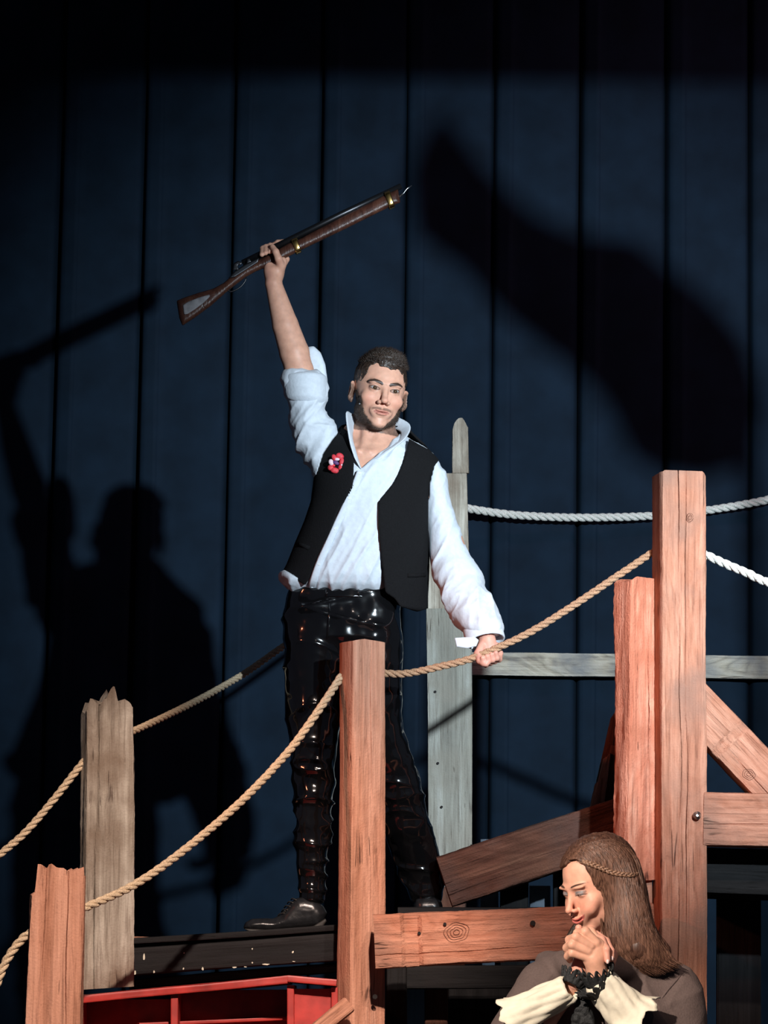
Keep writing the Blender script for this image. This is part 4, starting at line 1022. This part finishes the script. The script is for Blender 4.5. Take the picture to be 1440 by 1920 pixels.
# ---- shoes
def shoe(name, outline, soleo, Y, wid, lace_pts, root, label=None):
    up = plate(outline, Y, wid, .030)
    lo_, hi_ = bounds(outline, Y, .012); lo_[1] = Y-wid*.6; hi_[1] = Y+wid*.6
    cx = np.mean([o[0] for o in outline])
    V, Q = mesh_sdf(up, lo_, hi_, .0028); V = relax(V, Q, 2)
    V = V+normals(V, Q)*(.0016*ridge(V, [[20, 0, 0], [0, 20, 0], [0, 0, 30]], 8, 3))[:, None]
    u_ = mesh_obj(name, V, Q, LEATHER, root)
    if label: u_['label'] = label
    so = plate(soleo, Y, wid*1.03, .004); V, Q = mesh_sdf(so, lo_-.012, hi_+.006, .0026)
    so_ = mesh_obj('sole', V-(0), Q, SOLE, None); so_.parent = u_; so_.matrix_parent_inverse = Matrix.Translation(-Vector(root.location))
    for (a, b) in lace_pts:
        qa, qb = P(a[0], a[1], Y-wid*.40), P(b[0], b[1], Y-wid*.05)
        V, F_ = tube(spline([qa, (qa+qb)/2+np.array([-.003, -.004, .004]), qb], 8), .0022, 6)
        l_ = mesh_obj('shoelace', np.array(V), F_, SOLE, None); l_.parent = u_; l_.matrix_parent_inverse = Matrix.Translation(-Vector(root.location))
    return u_
shoe('shoe', [(456, 1740), (461, 1730), (472, 1723), (490, 1722), (512, 1723), (526, 1716), (536, 1704), (545, 1692), (556, 1684), (570, 1682), (590, 1686), (606, 1700), (613, 1712), (607, 1724), (598, 1736), (560, 1741), (500, 1746), (470, 1745)],
     [(457, 1741), (500, 1743), (560, 1739), (588, 1736), (610, 1722), (613, 1727), (604, 1740), (560, 1745), (500, 1750), (468, 1748)], .0, .092,
     [((540, 1706), (528, 1710)), ((545, 1700), (533, 1702)), ((550, 1693), (539, 1694)), ((556, 1688), (546, 1687)), ((534, 1712), (520, 1720)), ((535, 1708), (530, 1720))], man)
shoe('shoe', [(776, 1700), (780, 1686), (795, 1682), (815, 1682), (827, 1690), (830, 1704), (826, 1714), (800, 1718), (778, 1716)],
     [(776, 1714), (800, 1716), (826, 1712), (828, 1718), (800, 1722), (777, 1720)], .22, .13, [((800, 1690), (812, 1692)), ((799, 1697), (813, 1699))], man)
# headset microphone on the cheek
mp0 = surf(668, 762, lambda p: hf(toL(p)))+np.array([0, -.004, 0]); mp1 = surf(676, 757, lambda p: hf(toL(p)))+np.array([0, -.006, 0])
V, F_ = tube([mp0, mp1], [.0016, .0028], 8); mesh_obj('cheek_microphone', np.array(V), F_, BUTTON, man)

# ================================================================ THE RIFLE
rif = empty('musket', tuple(P(515, 480, -.005)), 'long brown wooden musket with two brass bands, held overhead by the man', 'musket')
GW = wood('walnut_gunstock', (.030, .011, .008), (.060, .022, .015), (.105, .042, .026), seed=6.6, bump=.15, ring=.3, crack=(.02, .01, .006))
GW.node_tree.nodes['Principled BSDF'].inputs['Roughness'].default_value = .32
GST = plain('dark_gun_steel', (.05, .05, .055), .35, .9); BR = plain('brass', (.80, .52, .18), .22, 1.0); GP = plain('pale_grey_patch', (.20, .19, .20), .6, 0, .3, 60, .2)
YR = -.008
stock = [(331, 564), (345, 558), (372, 549), (400, 541), (420, 530), (438, 514), (455, 501), (480, 489), (505, 477), (540, 457), (556, 451), (640, 407), (725, 364), (746, 354), (751, 380), (735, 386), (640, 433), (565, 469), (530, 487),
         (500, 501), (480, 509), (462, 519), (446, 531), (428, 545), (395, 574), (365, 596), (342, 611), (336, 596)]
lo_, hi_ = bounds(stock, YR, .01); lo_[1] = YR-.03; hi_[1] = YR+.03
garment('stock', plate(stock, YR, .036, .014), lo_, hi_, .0028, GW, rif, None, 2)
V, F_ = tube([P(455, 494, YR), P(640, 402, YR), P(752, 349, YR)], [.0105, .0095, .0088], 14); mesh_obj('barrel', np.array(V), F_, GST, rif)
V, F_ = tube([P(745, 372, YR), P(757, 362, YR-.004), P(763, 354, YR-.006), P(772, 348, YR-.006)], [.003, .0025, .002, .002], 8); mesh_obj('ramrod_tip', np.array(V), F_, CAP, rif)
for (x0, y0, x1, y1) in ((551, 449, 560, 474), (725, 361, 735, 390)):
    a, b = P(x0, y0, YR), P(x1, y1, YR); ax = (b-a)/np.linalg.norm(b-a); al = np.array([math.cos(math.radians(25.3)), 0, math.sin(math.radians(25.3))])
    V = []; c = (a+b)/2; H_ = np.linalg.norm(b-a)/2
    for wdt in (-.009, -.006, .006, .009):
        for k in range(24):
            t = 2*math.pi*k/24; e = 4; cx_ = np.sign(math.cos(t))*abs(math.cos(t))**.6; sx_ = np.sign(math.sin(t))*abs(math.sin(t))**.6
            V.append(c+al*wdt+ax*cx_*(H_+.0015)+np.array([0, 1, 0])*sx_*.0205*(1.0 if abs(wdt) > .007 else 1.06))
    F_ = [(i*24+j, i*24+(j+1) % 24, (i+1)*24+(j+1) % 24, (i+1)*24+j) for i in range(3) for j in range(24)]
    o = mesh_obj('barrel_band', np.array(V), F_, BR, rif); md = o.modifiers.new('s', 'SOLIDIFY'); md.thickness = .0018
patch = [(343, 572), (352, 566), (372, 558), (393, 552), (394, 556), (382, 568), (366, 580), (352, 589), (345, 590)]  # plate on the butt, paler grey than the stock
lo_, hi_ = bounds(patch, YR-.019, .004); lo_[1] = YR-.026; hi_[1] = YR-.012
garment('butt_patch', plate(patch, YR-.019, .006, .002), lo_, hi_, .0018, GP, rif, None, 1)
for nm, pts in (('lock_plate', [(428, 522), (440, 508), (462, 494), (486, 483), (484, 492), (462, 506), (440, 520)]), ('hammer', [(436, 507), (438, 494), (446, 489), (455, 492), (452, 497), (446, 497), (448, 506)]),
                ('frizzen', [(462, 495), (463, 485), (468, 484), (472, 491)])):
    lo_, hi_ = bounds(pts, YR-.018, .004); lo_[1] = YR-.03; hi_[1] = YR-.008
    garment(nm, plate(pts, YR-.018, .008, .002), lo_, hi_, .0016, GST, rif, None, 1)
V, F_ = tube(spline([P(425, 540, YR), P(432, 547, YR), P(448, 540, YR), P(458, 530, YR), P(462, 521, YR)], 16), .0024, 6); mesh_obj('trigger_guard', np.array(V), F_, GST, rif)
# ================================================================ THE WOMAN
YWm = -1.8; mw = MPP(YWm)
wom = empty('person', tuple(P(1150, 1900, YWm)), 'smiling woman with long brown braided hair, clasped hands and cream cuffs, lower right', 'person')
WB = (.72, .38, .27)
RW = rot('Z', -58)@rot('X', 22)@(np.eye(3)*1.0)
SCW = .92
CW = P(1071, 1677, YWm-.045)-SCW*(RW@np.array([0, -.088, 0]))
hfw = head_sdf(True)
def toW(p): return ((p-CW)@RW)/SCW
def Wy(x, y, Y=0.): return P(x, y, YWm+Y)
def whead(p):
    d = within(p, CW-.15, CW+.15, lambda q: hfw(toW(q))*SCW, .02)
    return smin(d, cap(p, CW+RW@np.array([0, .02, -.06]), Wy(1168, 1815, .03), .045, .055), .02)
def FW(*a): return [Wy(x, y, Y) for x, y, Y in a]
def whands(p):
    # near hand: back of the hand, wrist, fingers folded over the other hand
    d = ell(p, Wy(1113, 1783, -.215), (.030, .016, .034), rot('Y', 20))
    d = smin(d, cap(p, Wy(1115, 1800, -.21), Wy(1124, 1845, -.19), .024, .026), .014)
    for a, r in ((FW((1118, 1768, -.222), (1098, 1747, -.226), (1083, 1750, -.20), (1080, 1760, -.18)), .0108), (FW((1108, 1774, -.226), (1080, 1757, -.232), (1068, 1762, -.205), (1068, 1772, -.18)), .0108),
                 (FW((1103, 1784, -.226), (1073, 1771, -.232), (1063, 1777, -.205), (1065, 1786, -.18)), .0104), (FW((1103, 1796, -.222), (1073, 1787, -.226), (1065, 1793, -.20), (1068, 1800, -.18)), .0096)):
        d = smin(d, chain(p, a, [r*1.05, r, r*.95, r*.8]), .0035)
    d = smin(d, chain(p, FW((1118, 1762, -.19), (1108, 1746, -.17), (1098, 1744, -.15)), [.0115, .0105, .009]), .005)
    return d
def whands2(p):
    # far hand: wrist, palm behind, fingertips wrapping round the near hand's edge
    d = cap(p, Wy(1078, 1842, -.16), Wy(1093, 1800, -.165), .021, .021)
    d = smin(d, ell(p, Wy(1104, 1776, -.165), (.026, .017, .034), rot('Y', 15)), .012)
    for a, r in ((FW((1112, 1756, -.175), (1128, 1762, -.20), (1137, 1780, -.222), (1139, 1801, -.226)), .0092), (FW((1118, 1752, -.17), (1137, 1765, -.19), (1146, 1783, -.205), (1147, 1797, -.21)), .0086),
                 (FW((1118, 1762, -.16), (1144, 1780, -.17), (1153, 1790, -.18), (1150, 1803, -.19)), .0084), (FW((1116, 1770, -.15), (1142, 1790, -.16), (1150, 1800, -.165), (1148, 1810, -.17)), .0078)):
        d = smin(d, chain(p, a, [r*1.1, r, r*.95, r*.78]), .003)
    d = smin(d, chain(p, FW((1100, 1768, -.15), (1086, 1750, -.14), (1085, 1740, -.145)), [.0115, .010, .0085]), .005)
    return d
def wcore(p):
    d = cap(p, Wy(1168, 1830, .05), Wy(1165, 2150, .05), .11, .10)
    d = smin(d, cap(p, Wy(1050, 1838, .05), Wy(985, 1960, -.02), .042, .036), .03); d = smin(d, cap(p, Wy(985, 1960, -.02), Wy(1078, 1842, -.16), .034, .021), .02)
    d = smin(d, cap(p, Wy(1270, 1860, .05), Wy(1270, 2010, -.02), .042, .036), .03); d = smin(d, cap(p, Wy(1262, 2010, -.04), Wy(1124, 1845, -.19), .034, .026), .02)
    return d
VV, QQ, CC = [], [], []
def wcol(V):
    c = head_colour(toW(V), WB, True); m = (toW(V)[:, 2] < -.135)[:, None]; return np.where(m, np.array(WB), c)
lo = CW-.155; hi = CW+.155; lo[2] = Wy(0, 1835)[2]
addpart(whead, lo, hi, .0016, wcol, 1, WB)
addpart(lambda p: wcore(p)+.001, np.array([.15, YWm-.26, Wy(0, 2120)[2]]), np.array([.85, YWm+.22, Wy(0, 1800)[2]]), .007, None, 1, WB)
lo, hi = bounds([(1050, 1735), (1162, 1860)], YWm-.2, .015); lo[1] = YWm-.28; hi[1] = YWm-.10
addpart(whands, lo, hi, .0015, lambda V: np.tile(np.array([.74, .40, .28]), (len(V), 1)), 1, WB)
addpart(whands2, lo, hi, .0015, lambda V: np.tile(np.array([.72, .35, .26]), (len(V), 1)), 1, WB)
mesh_obj('body', np.concatenate(VV), np.concatenate(QQ), SKIN, wom, True, np.concatenate(CC))
for s in (-1, 1):
    e = CW+SCW*(RW@np.array([s*.031, -.0735, -.001])); sphere('eye', e, .0124, EYEW, wom)
    d = np.array([-.30, -1, -.28]); d /= np.linalg.norm(d); sphere('iris', CW+SCW*(RW@(np.array([s*.031, -.0735, -.001])+d*.0085)), .0058, IRIS, wom, 14)
for (x, y, Y, an) in ((1139.5, 1803, -.2335, 8), (1147.5, 1797, -.217, 0)):
    sphere('fingernail', Wy(x, y, Y), .0046, plain('pale_nail_varnish', (.80, .60, .56), .25) if x < 1140 else bpy.data.materials['pale_nail_varnish'], wom, 12, (.8, .5, 1.2), rot('Y', an))

# ---- hair
FACE = [(1030, 1650), (1054, 1628), (1068, 1618), (1084, 1613), (1096, 1620), (1108, 1642), (1119, 1672), (1127, 1705), (1131, 1735), (1130, 1775), (1050, 1775), (1020, 1700)]
hz = zloft([(1640, 1120, 1206), (1665, 1120, 1213), (1690, 1123, 1217), (1720, 1127, 1223), (1745, 1130, 1233), (1770, 1136, 1245), (1795, 1148, 1256), (1812, 1166, 1260), (1826, 1192, 1248)],
           [YWm+.01, YWm+.01, YWm+.005, YWm, YWm-.005, YWm-.01, YWm-.015, YWm-.02, YWm-.02], [.085, .088, .088, .088, .086, .082, .072, .055, .035], rnd=.02)
def whair(p):
    L = toW(p)
    d = ell(L, (0, .018, .034), (.084, .108, .090))*SCW
    d = smin(d, hz(p), .03)
    x, y = PROJ(p); v = poly2(x, y, FACE)*mw
    d = smax(d, -v, .006)
    return d
wl = np.array([P(1030, 0, YWm)[0], YWm-.16, Wy(0, 1840)[2]]); wh = np.array([P(1275, 0, YWm)[0], YWm+.17, Wy(0, 1560)[2]+.01])
Vw, Qw = mesh_sdf(whair, wl, wh, .003); Vw = relax(Vw, Qw, 1)
Vw = Vw+normals(Vw, Qw)*(.0045*(ridge(Vw, [[34, 10, 0], [0, 30, 0], [4, 0, 7]], 3, 1.5)-.5)+.002*vnoise(Vw*np.array([160, 160, 25]), 8)+.009*vnoise(Vw*np.array([38, 38, 22]), 12)*np.clip((Wy(0, 1690)[2]-Vw[:, 2])/.07, 0, 1))[:, None]
mesh_obj('hair', Vw, Qw, HAIR_W, wom)
G = [[(1062, 1608), (1068, 1612), (1080, 1608), (1098, 1622), (1110, 1645), (1121, 1680), (1128, 1715), (1132, 1750), (1140, 1782), (1156, 1806)],
     [(1082, 1590), (1096, 1600), (1110, 1620), (1122, 1645), (1132, 1680), (1140, 1715), (1148, 1750), (1160, 1782), (1176, 1806), (1192, 1820)],
     [(1104, 1580), (1126, 1592), (1144, 1612), (1156, 1645), (1160, 1680), (1168, 1712), (1176, 1745), (1190, 1775), (1206, 1800), (1222, 1816)],
     [(1128, 1574), (1158, 1586), (1178, 1608), (1188, 1640), (1192, 1675), (1200, 1708), (1208, 1740), (1222, 1768), (1236, 1790), (1250, 1806)],
     [(1150, 1573), (1180, 1590), (1196, 1612), (1205, 1642), (1212, 1675), (1218, 1708), (1226, 1740), (1238, 1766), (1252, 1785), (1264, 1800)]]
for g_, q_ in zip(G, ((1172, 1818), (1212, 1832), (1242, 1828), (1268, 1816), (1282, 1808))): g_.append(q_)
G = np.array(G, float); rs = np.random.RandomState(5); NS, NP = 1500, 18
us = rs.uniform(0, len(G)-1.001, NS); i0 = us.astype(int); fr = (us-i0)[:, None, None]
gp = G[i0]*(1-fr)+G[i0+1]*fr
st = rs.uniform(0, .5, NS)*(rs.rand(NS) < .6); en = rs.uniform(.82, 1.0, NS)
tt = st[:, None]+(en-st)[:, None]*np.linspace(0, 1, NP)[None]; k = tt*(G.shape[1]-1); k0 = np.minimum(k.astype(int), G.shape[1]-2); kf = (k-k0)[..., None]
idx = np.arange(NS)[:, None]; pp = gp[idx, k0]*(1-kf)+gp[idx, k0+1]*kf
ph = rs.uniform(0, 6.28, NS)[:, None]; am = rs.uniform(.5, 3.0, NS)[:, None]*np.clip(tt*2.6-.4, .2, 2.0)
pp[..., 0] += am*np.sin(tt*9+ph)+rs.normal(0, 1.2, NS)[:, None]; pp[..., 1] += .5*am*np.cos(tt*7+ph)
ys = np.linspace(YWm-.16, YWm+.12, 57); flat = pp.reshape(-1, 2)
dirs = np.stack([flat[:, 0]-720, -(flat[:, 1]-960), np.full(len(flat), -F_PX)], 1)@RM.T
hitY = np.full(len(flat), np.nan); prev = None
for Y in ys:
    q = CO+dirs*((Y+DIST)/dirs[:, 1])[:, None]; dd = whair(q)
    if prev is not None:
        m = np.isnan(hitY) & (dd < 0); hitY[m] = (Y-(ys[1]-ys[0])*(-dd/(prev-dd+1e-9)))[m]
    prev = dd
hitY = hitY.reshape(NS, NP)
V, F_ = [], []
for s in range(NS):
    h = hitY[s]; ok = ~np.isnan(h)
    if ok.sum() < 6: continue
    ii = np.arange(NP); h = np.interp(ii, ii[ok], h[ok]); h = np.convolve(np.pad(h, 2, 'edge'), [.1, .2, .4, .2, .1], 'valid')
    path = np.array([P(pp[s, j, 0], pp[s, j, 1], h[j]-.002-.003*abs(math.sin(ph[s, 0]*3+tt[s, j]*5))) for j in range(NP)])
    if np.abs(np.diff(path, axis=0)).max() > .05: continue
    r_ = np.full(NP, rs.uniform(.0007, .0016)); r_[0] *= .3; r_[-1] *= .2
    v, f = tube(path, r_, 4, False); o = len(V); V += v; F_ += [tuple(a+o for a in q) for q in f]
o = mesh_obj('hair_strands', np.array(V), F_, hairmat('brown_hair_strands', (.045, .020, .012), (.20, .10, .065)), wom); o['kind'] = 'stuff'  # strand colour lighter than the hair mass, painting in its highlights
# plait running back from the temple: three woven strands
bp = [surf(x, y, whair, YWm-.2, YWm+.1)+np.array([0, -.006, 0]) for x, y in ((1082, 1614), (1098, 1617), (1115, 1623), (1132, 1630), (1150, 1637), (1168, 1640), (1186, 1641), (1198, 1638))]
bl = spline(bp, 120); sl = np.linspace(0, 13, 120)
Tn = np.gradient(bl, axis=0); Tn /= np.linalg.norm(Tn, axis=1)[:, None]; Ap = np.cross(Tn, [0, 1, 0.]); BRD = hairmat('plaited_hair', (.13, .065, .04), (.34, .20, .13), (200, 200, 200))
for s in range(3):
    th = sl*2.6+s*2.094; c = bl+Ap*(.0042*np.sin(th))[:, None]+np.array([0, -1, 0.])*(.0022*np.sin(2*th))[:, None]
    v, f = tube(c, .0030, 6); mesh_obj('plait_strand', np.array(v), f, BRD, wom)
# dark lock falling on the far side behind the hands
v, f = tube(spline(FW((1086, 1728, .10), (1072, 1748, .09), (1065, 1768, .08), (1068, 1795, .06)), 14), [.004]+[.008]*10+[.007, .005, .003], 8)
mesh_obj('hair_lock', np.array(v), f, HAIR_M, wom)

# ---- dress
wd = zloft([(1800, 1110, 1225), (1812, 1060, 1268), (1826, 1022, 1294), (1845, 1002, 1308), (1875, 985, 1317), (1920, 975, 1321), (1960, 985, 1318), (2060, 1020, 1290), (2200, 1030, 1280)],
           [YWm+.05, YWm+.05, YWm+.05, YWm+.05, YWm+.04, YWm+.03, YWm+.03, YWm+.03, YWm+.03], [.05, .075, .095, .115, .13, .14, .14, .13, .12], rnd=.02)
def dress(p):
    d = wd(p)
    d = smin(d, chain(p, FW((1040, 1836, .02), (1018, 1850, .0), (975, 1935, -.06), (958, 1975, -.06)), [.052, .062, .070, .07]), .02)
    d = smin(d, chain(p, FW((1030, 1810, .05), (1058, 1806, -.02), (1068, 1822, -.09)), [.035, .030, .016]), .02)
    d = smin(d, chain(p, FW((1262, 1852, .03), (1268, 1900, .0), (1262, 2010, -.04)), [.062, .066, .060]), .02)
    d = smin(d, chain(p, FW((1250, 1990, -.05), (1180, 1908, -.15)), [.058, .056]), .02)
    d = smin(d, cap(p, Wy(1165, 1792, .03), Wy(1165, 1812, .02), .060, .085), .02)
    d = smin(d, ell(p, Wy(1148, 1822, -.05), (.055, .06, .035)), .02)
    return d
dlo = np.array([P(880, 0, YWm)[0], YWm-.24, Wy(0, 2190)[2]]); dhi = np.array([P(1345, 0, YWm)[0], YWm+.24, Wy(0, 1785)[2]])
garment('dress', dress, dlo, dhi, .0045, DRESS, wom, lambda V: .006*ridge(V, [[11, 0, 7], [0, 9, 0], [-5, 0, 9]], 41, 3)+.003*ridge(V, [[22, 0, -14], [0, 9, 0], [8, 0, 12]], 43, 3)-.003, 2)
v, f = tube([surf(x, y, dress, YWm-.3, YWm+.2)+np.array([0, .0012, 0]) for x, y in ((1282, 1822), (1268, 1838), (1252, 1856), (1240, 1872))], .0028, 6); mesh_obj('shoulder_seam', np.array(v), f, DRESS, wom)
# cream cuffs: flared bands with scalloped elbow edges
def cuffband(a, b, r0, r1, flare, name, seed, wob=.010):
    a, b = np.array(a), np.array(b); ax = b-a; Ln = np.linalg.norm(ax); ax /= Ln; u = np.cross(ax, [0, 1., 0]); u /= np.linalg.norm(u); v = np.cross(ax, u)
    n, m = 72, 26; V = []
    for i in range(m):
        t = i/(m-1); r = r0+(r1-r0)*t+flare*max(0, (t-.72)/.28)**1.6
        for k in range(n):
            an = 2*math.pi*k/n; sc = wob*math.sin(an*7+seed)*max(0, (t-.7)/.3)+.35*wob*math.sin(an*17+seed*2)*max(0, (t-.8)/.2)
            fold = .0025*math.sin(an*5+t*6+seed)+.0015*math.sin(an*11-t*9)
            rr = r+fold+sc*.35
            if i == 0: rr -= .004
            V.append(a+ax*(t*Ln+sc*.6*t)+(math.cos(an)*u+.86*math.sin(an)*v)*rr)
    F_ = [(i*n+k, i*n+(k+1) % n, (i+1)*n+(k+1) % n, (i+1)*n+k) for i in range(m-1) for k in range(n)]
    o = mesh_obj(name, np.array(V), F_, CREAM, wom); md = o.modifiers.new('s', 'SOLIDIFY'); md.thickness = .003; md.offset = 1
    return o
cuffband(Wy(1069, 1851, -.185), Wy(962, 1912, -.10), .030, .042, .014, 'cream_cuff', 1.)
cuffband(Wy(1122, 1838, -.205), Wy(1188, 1912, -.175), .034, .052, .020, 'cream_cuff', 2.6, .014)
# black lace frills at the wrists
def lace(name, a, b, r, depth, seed, flare=.010):
    a, b = np.array(a), np.array(b); ax = (b-a)/np.linalg.norm(b-a); u = np.cross(ax, [0, 1., 0]); u /= np.linalg.norm(u); v = np.cross(ax, u)
    n, m = 120, 8; V = []
    for i in range(m):
        t = i/(m-1)
        for k in range(n):
            an = 2*math.pi*k/n; sc = abs(math.sin(an*7+seed)); V.append(a+ax*(t*depth*(.72+.5*sc))+(math.cos(an)*u+.9*math.sin(an)*v)*(r+flare*t+.004*t*math.sin(an*14+seed)))
    F_ = [(i*n+k, i*n+(k+1) % n, (i+1)*n+(k+1) % n, (i+1)*n+k) for i in range(m-1) for k in range(n) if not (i == 5 and (k % 9) in (3, 4))]
    o = mesh_obj(name, np.array(V), F_, LACE, wom); md = o.modifiers.new('s', 'SOLIDIFY'); md.thickness = .0018
lace('lace_frill', Wy(1124, 1846, -.20), Wy(1116, 1812, -.212), .031, .036, .4)
lace('lace_frill', Wy(1126, 1858, -.20), Wy(1108, 1840, -.212), .030, .030, 1.4, .016)
lace('lace_frill', Wy(1070, 1848, -.175), Wy(1080, 1828, -.17), .026, .028, .9)
v = plate([(1083, 1835), (1100, 1822), (1112, 1850), (1106, 1880), (1118, 1925), (1070, 1925), (1080, 1880)], YWm-.150, .04, .012)
lo, hi = bounds([(1060, 1815), (1125, 1935)], YWm-.15, .01); lo[1] = YWm-.19; hi[1] = YWm-.11
garment('lace_jabot', v, lo, hi, .0028, LACE, wom, lambda V: .004*vnoise(V*120, 3), 1)
